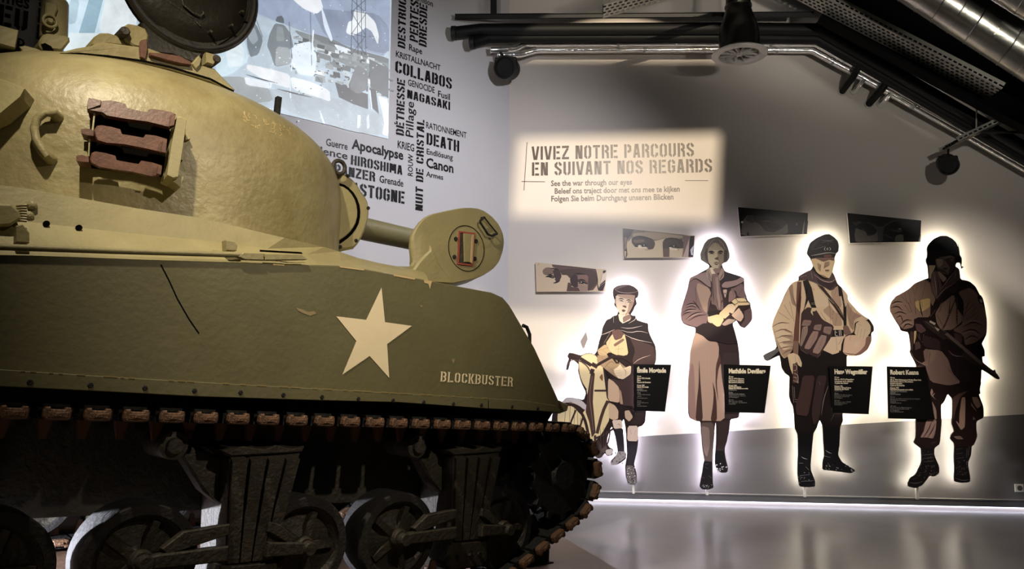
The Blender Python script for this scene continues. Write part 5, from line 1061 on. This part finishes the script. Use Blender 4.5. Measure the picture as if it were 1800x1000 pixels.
mb = MB(); p = T3(379, 105, hd); mb.lathe([(.020, -.03), (.026, -.02), (.026, .1)], (p.x, hd, p.z), 'y', 16); mb.build('hinge_pin', M_DARKPAINT, HR, smooth=True)
# open hatch lid seen from below
hc = T3(336, -24, 1.0); hr = (T3(447, -24, 1.0)-hc).length
body = [(hc.x+hr*cos(2*pi*i/64), hc.z+hr*sin(2*pi*i/64)*1.0) for i in range(64)]
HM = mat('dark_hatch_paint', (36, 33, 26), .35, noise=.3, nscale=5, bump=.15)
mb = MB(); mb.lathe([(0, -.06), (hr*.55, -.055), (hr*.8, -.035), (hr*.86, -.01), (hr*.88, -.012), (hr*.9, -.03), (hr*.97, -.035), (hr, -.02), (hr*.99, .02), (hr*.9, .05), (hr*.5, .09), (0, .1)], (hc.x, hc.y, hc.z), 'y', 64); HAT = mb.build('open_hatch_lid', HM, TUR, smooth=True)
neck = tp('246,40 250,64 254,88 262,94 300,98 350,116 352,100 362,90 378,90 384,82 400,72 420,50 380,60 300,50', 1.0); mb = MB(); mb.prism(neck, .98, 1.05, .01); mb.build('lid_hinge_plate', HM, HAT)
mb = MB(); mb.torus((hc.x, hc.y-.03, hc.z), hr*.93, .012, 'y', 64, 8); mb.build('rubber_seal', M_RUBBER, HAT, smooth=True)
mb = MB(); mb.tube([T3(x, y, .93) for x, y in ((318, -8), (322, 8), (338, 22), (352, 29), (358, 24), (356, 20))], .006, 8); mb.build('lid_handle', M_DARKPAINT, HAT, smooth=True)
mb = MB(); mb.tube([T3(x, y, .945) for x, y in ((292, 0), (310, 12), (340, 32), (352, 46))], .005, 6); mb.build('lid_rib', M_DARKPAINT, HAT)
for x, y in ((421, 24), (403, 48), (366, 59)):
    p = T3(x, y, .97); mb = MB(); mb.lathe([(.008, -.05), (.010, 0)], p, 'y', 8); mb.build('bolt', M_DARKPAINT, HAT)
# periscope stub, ventilator with cup, roof boxes
p = T3(487, 196, 1.1); mb = MB(); mb.box(p.x-.016, p.x+.016, 1.08, 1.12, p.z-.02, p.z+.10); mb.build('antenna_stub', M_BLACKST, TUR)
vd = 1.2
mb = MB(); mb.prism(tp('66,74 72,66 80,64 112,68 118,71 119,78 108,92 104,95 70,92 64,84', vd), vd-.06, vd+.2, .012); VC = mb.build('searchlight_socket', M_PAINT, TUR, smooth=True)
mb = MB(); mb.prism(tp('72,78 79,76 90,82 97,94 82,94 77,88', vd-.06), vd-.065, vd-.055); mb.build('socket_opening', M_DARKGROOVE, VC)
b0 = T3(94, 70, vd+.06); b1 = T3(97, 2, vd+.06); mb = MB(); mb.tube([b0, b0.lerp(b1, .95), b1], .070, 24, rs=[.072, .07, .066]); SV = mb.build('smoke_tube', M_PAINT, TUR, smooth=True)
mb = MB(); mb.prism(tp('80,3 100,5 102,14 95,34 97,40 90,46 80,42 74,38 75,30 79,22', vd-.03), vd-.035, vd, .008); mb.build('tube_clamp', M_PAINT, SV, smooth=True)
mb = MB(); pc = T3(88, 37, vd-.04); mb.torus(pc, .034, .008, 'y', 20, 8); mb.lathe([(.012, -.015), (.018, 0)], pc, 'y', 12); mb.build('clamp_knob', M_PAINT, SV, smooth=True)
mb = MB(); mb.prism(tp('-60,30 0,44 33,53 27,85 0,78 -60,62', 1.0), 1.0, 1.3, .006); mb.build('roof_stowage_box', M_PAINT, TUR)
mb = MB(); mb.prism(tp('33,82 44,80 64,85 82,93 40,90', 1.05), 1.05, 1.2, .004); mb.build('roof_wedge', M_PAINT, TUR); mb = MB(); mb.prism(tp('28,84 33,80 37,90 27,89', 1.02), 1.02, 1.1); mb.build('gap_strip', M_DARKGROOVE, TUR)
# small pale flecks strewn over the turret top
mb = MB(); rn = random.Random(9)
for _ in range(46):
    x = rn.uniform(428, 520); y = 200+(x-428)*.35+rn.uniform(-4, 16); h, n = on_turret(x, y, .0015); 
    u = n.cross(Vector((0, 0, 1))).normalized(); w = n.cross(u); a = rn.uniform(0, pi); d = u*cos(a)+w*sin(a); e = n.cross(d); L = rn.uniform(.006, .016)
    mb.add([h-d*L-e*.0015, h+d*L-e*.0015, h+d*L+e*.0015, h-d*L+e*.0015], [(0, 1, 2, 3)])
mb.build('pale_fleck', mat('bare_light_chip'), TUR)['kind'] = 'stuff'

# ---------------------------------------------------------------- running gear
RS = .345; SX, SZ = .165, .685; PIT = .1524
def shoe_meshes():
    b = MB()   # pad body, local: x along the track, y across 0..0.42, z outwards
    b.box(-.066, .066, .03, .195, -.024, .026); b.box(-.066, .066, .225, .39, -.024, .026); b.box(-.05, .05, .03, .39, .022, .040)
    b.tube([(-.05, .03, 0), (-.05, .39, 0)], .017, 8); b.tube([(.05, .03, 0), (.05, .39, 0)], .017, 8)
    body = b
    e = MB()   # end connector: rounded lozenge standing proud with a wedge nut
    q = [(-.052, -.010), (-.045, -.022), (-.028, -.025), (.028, -.025), (.045, -.022), (.052, -.010), (.052, .014), (.046, .028), (.030, .030), (.024, .020), (-.024, .020), (-.030, .030), (-.046, .028), (-.052, .014)]
    e.prism(q, -.012, .03, .006); e.prism([(-.038, -.012), (.038, -.012), (.038, .010), (-.038, .010)], -.017, -.008, .003)
    e.prism([(-.014, -.008), (.014, -.008), (.014, .006), (-.014, .006)], -.024, -.014, .002)
    n = len(e.v); e2 = MB(); e2.prism([(a, c) for a, c in q], .39, .43)
    g = MB()   # guide horn pointing inwards
    g.add([(-.03, .19, -.02), (.03, .19, -.02), (.03, .23, -.02), (-.03, .23, -.02), (-.012, .20, -.115), (.012, .20, -.115), (.012, .22, -.115), (-.012, .22, -.115)], [(0, 1, 5, 4), (1, 2, 6, 5), (2, 3, 7, 6), (3, 0, 4, 7), (4, 5, 6, 7), (0, 3, 2, 1)])
    return body, e, e2, g
_bd, _e1, _e2, _g = shoe_meshes()
def shoe_proto(name, parent):
    mb = MB(); mb.v = []; mb.f = []
    for k, part in enumerate((_bd, _e1, _e2, _g)):
        mb.k = (0, 1, 1, 2)[k]; mb.add(part.v, part.f)
    return mb.build(name, None, parent, mats=[M_BLACKST, M_RUSTD, M_RUST])
def track_path():
    """closed path of shoe centres (x,z,angle); angle turns local z outwards"""
    pts = []
    top_z = 1.0; x = -4.35; 
    P = [(-4.35, top_z), (SX, top_z)]
    # sprocket arc from top round the front down to the tangent towards the first road wheel
    r = top_z-SZ
    for k in range(1, 19): a = pi/2-k*radians(150)/18; P.append((SX+r*cos(a), SZ+r*sin(a)))
    P += [(-.36, .075), (-4.05, .075), (-4.35, .12)]
    for k in range(1, 17): a = -pi/2-k*radians(170)/16; P.append((-4.35+.42*cos(a), .54+.42*sin(a)))
    P.append((-4.35, top_z))
    P = [Vector(p) for p in P]; out = []; acc = 0; s = .05
    seg = [(P[i+1]-P[i]).length for i in range(len(P)-1)]; tot = sum(seg); n = int(tot/PIT)
    st = tot/n
    for k in range(n):
        d = k*st+.03; i = 0
        while i < len(seg)-1 and d > seg[i]: d -= seg[i]; i += 1
        u = (P[i+1]-P[i])/max(seg[i], 1e-9); p = P[i]+u*d; out.append((p.x, p.y, atan2(u.y, u.x)))
    return out
def make_track(y0, label, mirror=False):
    t = bpy.data.objects.new('track', None); COL.objects.link(t); t.parent = TANK; t.matrix_local = Matrix.Translation((0, y0, 0)); t['label'] = label
    proto = None
    for x, z, a in track_path():
        M = Matrix.Translation((x, 0, z)) @ Matrix.Rotation(-a, 4, 'Y')
        if proto is None: proto = shoe_proto('track_shoe', t); o = proto
        else: o = proto.copy(); COL.objects.link(o); o.parent = t
        o.matrix_local = M
make_track(-.01, 'near rusty track with rounded end connectors'); make_track(2.22, 'far track')

WHEEL = []
def wheel_mb():
    t = MB(); t.lathe([(.205, .10), (.246, .10), (.254, .112), (.254, .318), (.246, .33), (.205, .33)], axis='y', seg=44, close=True)
    d = MB(); d.lathe([(.0, .075), (.045, .075), (.052, .09), (.055, .12), (.10, .150), (.17, .155), (.19, .125), (.206, .115), (.206, .30), (.18, .27), (.0, .27)], axis='y', seg=36)
    for k in range(5):
        a = 2*pi*k/5; R = Matrix.Rotation(a, 3, 'Y'); v = [R @ Vector(p) for p in ((.05, .115, -.022), (.18, .118, -.016), (.18, .118, .016), (.05, .115, .022), (.05, .15, -.03), (.18, .16, -.022), (.18, .16, .022), (.05, .15, .03))]
        d.add(v, [(0, 1, 2, 3), (0, 4, 5, 1), (3, 2, 6, 7), (1, 5, 6, 2)])
    return t, d
_t, _d = wheel_mb()
proto = None
def bogie_unit(x, y0, far=False):
    global proto
    s = -1 if far else 1
    root = bpy.data.objects.new('suspension_bogie', None); COL.objects.link(root); root.parent = TANK; root.matrix_local = Matrix.Translation((x, y0, 0)) @ (Matrix.Diagonal((1, s, 1, 1)))
    if proto is None:
        parts = []
        for wx in (-.40, .40):
            m = MB(); m.v = [Vector(v)+Vector((wx, 0, .354)) for v in _t.v]; m.f = list(_t.f); m.m = [0]*len(m.f); parts.append(m.build('wheel_tyre', M_RUBBER, root, smooth=True))
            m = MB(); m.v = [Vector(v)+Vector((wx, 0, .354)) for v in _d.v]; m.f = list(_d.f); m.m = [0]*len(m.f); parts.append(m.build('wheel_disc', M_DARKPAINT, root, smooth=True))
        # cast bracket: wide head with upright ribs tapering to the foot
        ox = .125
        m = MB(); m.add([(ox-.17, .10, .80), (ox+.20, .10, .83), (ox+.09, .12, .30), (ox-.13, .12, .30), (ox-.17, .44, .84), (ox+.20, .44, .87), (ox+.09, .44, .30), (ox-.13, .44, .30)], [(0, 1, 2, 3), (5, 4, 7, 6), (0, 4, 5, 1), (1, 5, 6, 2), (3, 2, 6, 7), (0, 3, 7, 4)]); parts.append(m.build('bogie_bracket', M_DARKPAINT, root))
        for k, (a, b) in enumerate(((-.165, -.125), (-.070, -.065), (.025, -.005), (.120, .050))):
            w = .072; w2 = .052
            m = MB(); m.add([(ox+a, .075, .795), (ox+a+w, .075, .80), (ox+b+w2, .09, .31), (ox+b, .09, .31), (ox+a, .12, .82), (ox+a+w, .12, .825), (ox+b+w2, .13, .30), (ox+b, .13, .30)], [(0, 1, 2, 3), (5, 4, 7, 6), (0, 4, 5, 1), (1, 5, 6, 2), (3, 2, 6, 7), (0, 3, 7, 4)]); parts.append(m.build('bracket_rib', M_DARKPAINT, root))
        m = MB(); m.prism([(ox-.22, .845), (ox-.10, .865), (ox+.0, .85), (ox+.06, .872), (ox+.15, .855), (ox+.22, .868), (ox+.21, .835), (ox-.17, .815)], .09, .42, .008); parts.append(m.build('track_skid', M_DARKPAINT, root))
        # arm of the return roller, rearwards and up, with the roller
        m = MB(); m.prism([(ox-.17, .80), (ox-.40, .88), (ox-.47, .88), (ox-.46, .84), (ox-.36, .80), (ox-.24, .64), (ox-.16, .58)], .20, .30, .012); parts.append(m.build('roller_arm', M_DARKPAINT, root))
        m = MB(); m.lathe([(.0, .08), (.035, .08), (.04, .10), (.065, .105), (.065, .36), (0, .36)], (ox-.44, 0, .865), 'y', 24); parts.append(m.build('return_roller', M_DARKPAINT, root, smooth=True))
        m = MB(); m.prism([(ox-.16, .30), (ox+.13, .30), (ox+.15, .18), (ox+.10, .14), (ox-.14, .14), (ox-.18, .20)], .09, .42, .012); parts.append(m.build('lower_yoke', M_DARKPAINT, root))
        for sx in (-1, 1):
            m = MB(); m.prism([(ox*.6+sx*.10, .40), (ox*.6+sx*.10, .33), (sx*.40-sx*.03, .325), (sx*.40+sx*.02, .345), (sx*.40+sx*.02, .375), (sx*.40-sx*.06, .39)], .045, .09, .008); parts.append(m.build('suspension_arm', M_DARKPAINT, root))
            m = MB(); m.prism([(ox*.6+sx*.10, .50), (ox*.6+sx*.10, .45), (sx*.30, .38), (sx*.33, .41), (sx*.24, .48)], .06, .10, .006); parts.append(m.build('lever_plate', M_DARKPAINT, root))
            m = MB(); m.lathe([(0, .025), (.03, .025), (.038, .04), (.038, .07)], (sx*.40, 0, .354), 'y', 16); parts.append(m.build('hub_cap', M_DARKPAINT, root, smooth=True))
            for bx in (0.05, .12):
                m = MB(); m.lathe([(.012, .075), (.015, .09)], (ox*.6+sx*bx, 0, .22), 'y', 6); parts.append(m.build('bolt', M_BLACKST, root))
        proto = (root, parts)
    else:
        for o in proto[1]:
            c = o.copy(); COL.objects.link(c); c.parent = root
    return root
BX = -.70
for k in range(3): bogie_unit(BX-1.39*k, 0)
for k in range(3): bogie_unit(BX-1.39*k, 2.64, True)

# sprockets with final drive
def sprocket(y0, name='drive_sprocket'):
    root = bpy.data.objects.new(name, None); COL.objects.link(root); root.parent = TANK; root.matrix_local = Matrix.Translation((SX, y0, SZ))
    for yy in (.05, .33):
        m = MB(); n = 13; pts = []
        for k in range(n):
            for da, r in ((-.12, .262), (-.06, .30), (.06, .30), (.12, .262)):
                a = 2*pi*(k+da*2)/n; pts.append((r*cos(a), r*sin(a)))
        m.prism(pts, yy, yy+.035, .006); m.build('tooth_ring', M_BLACKST, root)
    m = MB(); m.lathe([(0, .02), (.09, .02), (.11, .06), (.20, .085), (.235, .07), (.235, .34), (0, .34)], axis='y', seg=36); m.build('sprocket_drum', M_BLACKST, root, smooth=True)
    for k in range(10):
        a = 2*pi*k/10; m = MB(); m.lathe([(.012, .05), (.014, .09)], (.17*cos(a), 0, .17*sin(a)), 'y', 6); m.build('bolt', M_BLACKST, root)
    return root
sprocket(0); sprocket(2.22)
# rear idlers
for y0 in (0.0, 2.22):
    m = MB(); m.lathe([(0, .06), (.06, .06), (.07, .12), (.30, .13), (.36, .10), (.385, .12), (.385, .31), (0, .31)], (-4.35, y0, .54), 'y', 40); m.build('idler_wheel', M_DARKPAINT, TANK, smooth=True)

# steel stand under the nose
st_ = T3(966, 960, .48); bx = st_.x
t = empty('support_stand', TK.M @ Matrix.Translation((bx-.15, .48, -.01)), 'dark steel support stand beneath the tank nose', 'stand')
mb = MB(); mb.box(-.14, .15, 0, .30, 0.02, .50); mb.build('stand_column', M_BLACKST, t); mb = MB(); mb.box(-.18, .18, -.02, .34, 0, .02); mb.build('stand_foot', M_BLACKST, t)
mb = MB(); mb.box(-.16, .17, -.01, .31, .50, .53); mb.build('stand_head', M_BLACKST, t)
# ---------------------------------------------------------------- services under the roof
def run(name, label, cat, pts, d, rpx, material, group=None, seg=14, smooth=True, ends=None):
    """pipe through pixel points at depth d in front of the back wall; radius in pixels at its middle"""
    P = [BW.at(p_[0], p_[1], -(p_[2] if len(p_) > 2 else d)) for p_ in pts]
    w = BW.M @ P[len(P)//2]; z = (w-CAM).dot(_fw); r = rpx*z/FPX
    c = P[0]; t = empty(name, BW.M @ Matrix.Translation(c), label, cat, group)
    Q = [p-c for p in P]
    if ends: Q = [Vector(e)+Q[0] for e in ends[0]]+Q+[Vector(e)+Q[-1] for e in ends[1]]
    mb = MB(); mb.tube(Q, r, seg); mb.build('pipe_run', material, t, smooth=smooth)
    return t, Q, r
# black insulated pipes
t, Q, r = run('insulated_pipe', 'upper black insulated pipe along the top of the back wall', 'pipe', [(797, 58, .78), (845, 52, .62), (1290, 50), (1440, 52), (1560, 120), (2090, 431)], .50, 11, M_PIPE)
mb = MB(); mb.lathe([(r*.96, -.02), (r*1.12, -.02), (r*1.12, .03), (r*.96, .03)], Q[0], 'x', 20); mb.build('end_collar', M_BLACK, t, smooth=True)
t, Q, r = run('insulated_pipe', 'lower black insulated pipe directly above the shiny foil pipes', 'pipe', [(829, 75, .66), (862, 66, .52), (1290, 65), (1436, 68), (1550, 133), (2070, 437)], .40, 10, M_PIPE)
mb = MB(); mb.lathe([(r*.96, -.02), (r*1.12, -.02), (r*1.12, .03), (r*.96, .03)], Q[0], 'x', 20); mb.build('end_collar', M_BLACK, t, smooth=True)
# foil pipes
t1, Q, r = run('foil_pipe', 'upper of the two shiny foil-wrapped pipes on the back wall', 'pipe', [(862, 88, .42), (905, 86, .34), (925, 77), (1290, 76), (1434, 76.5), (1551, 142), (1709, 231), (2040, 420)], .28, 6.0, M_FOIL)
for k in (2, 3, 4, 5): 
    mb = MB(); q = Q[k].lerp(Q[k+1], .45) if k+1 < len(Q) else Q[k]; d = (Q[min(k+1, len(Q)-1)]-Q[k]).normalized()*.015; mb.tube([q-d, q+d], r*1.1, 14); mb.build('joint_band', M_ALU, t1, smooth=True)
t2, Q, r = run('foil_pipe', 'lower of the two shiny foil-wrapped pipes on the back wall', 'pipe', [(874, 97, .36), (915, 96, .28), (945, 88), (1290, 87), (1427, 88.5), (1495, 125), (1699, 238), (2020, 423)], .20, 5.9, M_FOIL)
for k in (2, 3, 4, 5):
    mb = MB(); q = Q[k].lerp(Q[k+1], .55) if k+1 < len(Q) else Q[k]; d = (Q[min(k+1, len(Q)-1)]-Q[k]).normalized()*.015; mb.tube([q-d, q+d], r*1.1, 14); mb.build('joint_band', M_ALU, t2, smooth=True)
# branches crossing the foil pipes and entering the wall
def branch(name, label, p0, p1, d0, rp, m, grp):
    a = BW.at(*p0, -d0); b = BW.at(*p1, -.012); z = ((BW.M @ b)-CAM).dot(_fw); r = rp*z/FPX
    t = empty(name, BW.M @ Matrix.Translation(b), label, 'pipe', grp)
    mid = Vector((b.x, a.y*.55, b.z))
    mb = MB(); mb.tube([a-b, mid-b+(a-b)*.25, Vector((0, -.01, 0))], r, 12); mb.build('branch_pipe', m, t, smooth=True)
    mb = MB(); mb.lathe([(r*1.25, -.012), (r*1.25, 0.006), (r*.9, .006)], (0, 0, 0), 'y', 16); mb.build('wall_collar', M_DIFF, t, smooth=True)
branch('pipe_branch', 'left black pipe branch crossing over the foil pipes', (1512, 112), (1480, 161), .42, 5.5, M_PIPE, None)
branch('pipe_branch', 'left short foil branch, right of the left black branch', (1520, 138), (1501, 162), .22, 4.5, M_FOIL, None)
branch('pipe_branch', 'right black pipe branch crossing over the foil pipes', (1570, 128), (1527, 183), .42, 6, M_PIPE, None)
branch('pipe_branch', 'right short foil branch, right of the right black branch', (1566, 163), (1547, 184), .22, 4.8, M_FOIL, None)

def plate_tray(name, label, p0, p1, d, w, slots, lip=.05, m=None, up=0.0):
    """perforated cable tray: floor with real slots, two side lips; p0-p1 pixels of its far edge at depth d"""
    A = BW.at(*p0, -d); B = BW.at(*p1, -d); L = (B-A).length; x = (B-A).normalized(); y = Vector((0, -1, 0)); z = x.cross(y)*-1
    if z.z < 0: z = -z
    def W_(u, v, h=0): return x*u+y*v+z*h
    t = empty(name, BW.M @ Matrix.Translation(A), label, 'cable tray')
    m = m or M_TRAY; n = int(L/.055); rows = slots*2+1; mb = MB()
    # rows alternate solid strip / slotted strip
    e = [w*i/rows for i in range(rows+1)]
    v = []; f = []
    for r in range(rows):
        if r % 2 == 0: segs = [(0, L)]
        else:
            off = .0275 if (r//2) % 2 else 0
            segs = [(k*.055+off, k*.055+off+.022) for k in range(n)]
        for a, b in segs:
            b = min(b, L); k = len(v); v += [W_(a, e[r]), W_(b, e[r]), W_(b, e[r+1]), W_(a, e[r+1])]; f.append((k, k+1, k+2, k+3))
    o = mobj('slotted_floor', v, f, m, t); o['kind'] = 'stuff'
    for s_, yy in (('side_lip', 0), ('side_lip', w)):
        v = []; f = []
        for h0, h1, sl in ((0, .012, 0), (.012, .03, 1), (.03, lip, 0)):
            segs = [(0, L)] if not sl else [(k*.055, k*.055+.02) for k in range(n)]
            for a, b in segs: k = len(v); v += [W_(a, yy, h0), W_(b, yy, h0), W_(b, yy, h1), W_(a, yy, h1)]; f.append((k, k+1, k+2, k+3))
        mobj(s_, v, f, m, t)
    # cover strip and cables lying in it
    mb = MB(); 
    for c_ in range(5):
        vv = w*(.18+.15*c_); mb.tube([W_(0, vv, .02), W_(L*.5, vv+.01, .022), W_(L, vv, .02)], .011, 6)
    mb.build('cable_bundle', M_BLACK, t, smooth=True)
    return t, W_, L
plate_tray('cable_tray', 'long slotted cable tray running down to the right under the roof', (1385, -8), (1735, 174), .95, .30, 5, lip=.07)
plate_tray('cable_tray', 'slotted cable tray crossing the top edge left of the round vent', (1060, 32), (1400, -60), 1.5, .30, 4)
t, W_, L = plate_tray('cable_tray', 'short bracket tray at the right edge with a lamp under its end', (1653, 268), (1850, 176), .45, .42, 5)
mb = MB(); p = BW.at(1716, 238, -.6)-BW.at(1653, 268, -.45); q = BW.at(1717, 168, -.6)-BW.at(1653, 268, -.45); mb.tube([p, q], .008, 8); mb.build('hanger_rod', M_TRAY, t)
mb = MB(); p = BW.at(1700, 178, -.75)-BW.at(1653, 268, -.45); q = BW.at(1752, 150, -.75)-BW.at(1653, 268, -.45); mb.tube([p, q], .014, 6); mb.build('hanger_bar', M_TRAY, t)
mb = MB(); p = BW.at(1712, 231, -.74)-BW.at(1653, 268, -.45); q = BW.at(1795, 233, -.74)-BW.at(1653, 268, -.45); mb.tube([p, q], .014, 6); mb.build('cross_bar', M_BLACK, t)

# black round lamps
def spot(label, cx, cy, rp, d, aim, mount):
    c = BW.at(cx, cy, -d); z = ((BW.M @ c)-CAM).dot(_fw); r = rp*z/FPX
    t = empty('ceiling_spotlight', BW.M @ Matrix.Translation(c), label, 'lamp')
    R = Vector(aim).to_track_quat('Z', 'Y').to_matrix()
    mb = MB(); mb.lathe([(r*.55, -r*1.3), (r*.95, -r*1.15), (r, -r*.4), (r, r*.35), (r*.86, r*.35), (r*.8, r*.1), (0, r*.05)], axis='z', seg=28)
    mb.v = [R @ v for v in mb.v]; mb.build('lamp_housing', M_BLACK, t, smooth=True)
    m2 = BW.at(*mount, -d*.9)-c; mb = MB(); mb.tube([Vector((0, 0, r*.8)), m2], .012, 8); mb.build('mounting_arm', M_BLACK, t)
    mb = MB(); mb.tube([Vector((-r*1.02, 0, 0)), Vector((-r*.9, 0, r*.9)), Vector((r*.9, 0, r*.9)), Vector((r*1.02, 0, 0))], .01, 6); mb.build('lamp_yoke', M_BLACK, t)
spot('black round spotlight under the pipe ends at the wall corner', 889, 119, 20, .45, (-.25, -1, -.25), (880, 92))
spot('black drum spotlight hanging under the bracket tray at right', 1667, 290, 17, .5, (-.2, -.9, -.5), (1667, 262))

# round vent with white diffuser
D = 1.15; c = BW.at(1300, 96, -D); zz = ((BW.M @ c)-CAM).dot(_fw); s_ = zz/FPX
t = empty('ceiling_vent', BW.M @ Matrix.Translation(c), 'vertical round duct ending in a white vaned diffuser', 'vent')
mb = MB(); mb.lathe([(48*s_, .006), (48*s_, 0), (47*s_, -.012), (36*s_, -.016), (34*s_, .0), (33*s_, .05), (35*s_, .05)], axis='z', seg=48, close=True); mb.build('diffuser_ring', M_DIFF, t, smooth=True)
for k in range(12):
    a = 2*pi*k/12+.1; R = Matrix.Rotation(a, 3, 'Z'); mb = MB(); mb.add([R @ Vector(p) for p in ((.01, -.004, .0), (34*s_, -.004, .0), (34*s_, .006, .05), (.01, .006, .05), (.01, 0, .0), (34*s_, 0, .0), (34*s_, .01, .05), (.01, .01, .05))], [(0, 1, 2, 3), (7, 6, 5, 4), (0, 4, 5, 1), (3, 2, 6, 7)]); mb.build('vane', M_DIFF, t)
mb = MB(); mb.lathe([(.03, -.01), (.03, .03)], axis='z', seg=16); mb.build('vane_hub', M_DIFF, t)
top = BW.at(1299, -60, -D).z-c.z
mb = MB(); mb.lathe([(26*s_, .24), (33*s_, .10), (33.6*s_, .03), (34.5*s_, .03), (35*s_, .18), (34*s_, .28), (27*s_, .40), (22*s_, .50), (21*s_, .62), (22*s_, .64), (21*s_, .66), (21*s_, top)], axis='z', seg=40); mb.build('duct_shaft', mat('dark_duct', (66, 64, 62), .3, metal=.9, noise=.3, nscale=5), t, smooth=True)
for h in (.52, .70, top-.1):
    mb = MB(); mb.lathe([(21*s_, h), (23.5*s_, h), (23.5*s_, h+.02), (21*s_, h+.02)], axis='z', seg=40); mb.build('duct_flange', M_DUCT, t, smooth=True)

# big spiral ducts at the upper right
def spiral(label, p0, p1, d, rp, m=M_DUCT, e=0):
    A = BW.at(*p0, -d); B = BW.at(*p1, -d-e); z = ((BW.M @ ((A+B)/2))-CAM).dot(_fw); r = rp*z/FPX
    t = empty('spiral_duct', BW.M @ Matrix.Translation(A), label, 'air duct', None)
    ax = (B-A); L = ax.length; ax.normalize()
    mb = MB(); mb.tube([Vector((0, 0, 0)), ax*L], r, 40, cap=False); mb.build('duct_tube', m, t, smooth=True)
    # raised helical seam
    N = ax.cross(Vector((0, 0, 1))).normalized(); Bn = ax.cross(N); pitch = .17; n = int(L/pitch*20); pts = []
    for k in range(n+1):
        a = 2*pi*k/20; pts.append(ax*(pitch*k/20)+(N*cos(a)+Bn*sin(a))*(r+.001))
    mb = MB(); mb.tube(pts, .006, 4, cap=False); mb.build('spiral_seam', m, t)
spiral('largest bright spiral duct falling to the right below the others', (1540, -75), (2230, 368), 2.3, 39)
spiral('dark spiral duct behind and above the brightest duct', (1640, -50), (2250, 281), 1.75, 30, mat('dark_duct2', (70, 70, 70), .35, metal=.9, noise=.3, nscale=5))
spiral('bright spiral duct in the extreme upper right corner', (1700, -70), (2240, 275), 2.85, 30)

# steel frame and hangers at the top of the corner
def bar(name, label, p0, p1, d, w, m, cat='beam'):
    A = BW.at(*p0, -d); B = BW.at(*p1, -d); t = empty(name, BW.M @ Matrix.Translation(A), label, cat)
    x = (B-A).normalized(); z = Vector((0, -1, 0)); y = x.cross(z); h = w/2; L = (B-A).length
    # a folded channel: web and two flanges
    v = []; f = []
    mb = MB()
    for (a0, a1, b0, b1) in ((-h, h, -.004, .004), (-h, -h+.006, 0, w*.5), (h-.006, h, 0, w*.5)):
        vv = [x*u+y*a+z*b for u in (0, L) for a in (a0, a1) for b in (b0, b1)]
        mb.add(vv, [(0, 1, 3, 2), (4, 6, 7, 5), (0, 4, 5, 1), (2, 3, 7, 6), (0, 2, 6, 4), (1, 5, 7, 3)])
    mb.build('channel_profile', m, t); return t
bar('steel_channel', 'horizontal grey steel channel above the black pipe ends', (800, 30), (1430, 26), .75, .055, mat('dark_grey_steel', (52, 52, 52), .5, metal=.5))
bar('steel_channel', 'upright dark hanger channel left of the corner', (786, 36), (780, -40), .55, .05, M_BLACK)
bar('steel_channel', 'upright dark hanger channel above the black pipe ends', (868, 26), (868, -40), .75, .07, M_BLACK)
t = bar('roof_beam', 'black sloping roof beam above the foil pipes', (1448, 20), (1900, 262), .9, .3, M_ROOF)
# ---------------------------------------------------------------- framing projector that lights the sign
def framing():
    Q = Vector((1.35, 3.3, 5.3)); C4 = [BW.M @ BW.at(x, y, 0) for x, y in ((912, 243), (1265, 235), (1258, 390), (900, 378))]
    ctr = sum(C4, Vector())/4; ax = (ctr-Q).normalized()
    M = ax.to_track_quat('Z', 'Y').to_matrix().to_4x4(); M.translation = Q
    t = empty('framing_projector', M, 'black framing projector lighting the sign on the back wall', 'lamp'); Mi = M.inverted(); d = .32
    h = []
    for c in C4:
        v = (Mi @ c); h.append(Vector((v.x/v.z*d, v.y/v.z*d, d)))
    s = .2; o = []
    for p in h:
        k = s/max(abs(p.x), abs(p.y)); o.append(Vector((p.x*k, p.y*k, d)))
    v = h+o; f = [(i, (i+1) % 4, (i+1) % 4+4, i+4) for i in range(4)]
    mobj('shutter_plate', v, f, M_BLACK, t)
    mb = MB(); mb.lathe([(.215, -.12), (.215, d+.002), (.198, d+.002), (.198, -.11), (0, -.11), (0, -.12)], axis='z', seg=24); mb.build('lamp_housing', M_BLACK, t)
    L = light('sign_projector_light', 'SPOT', Q, ctr, 1450, (1.0, .84, .62), spot_size=radians(40), spot_blend=.1, shadow_soft_size=.006)
    return t
framing()
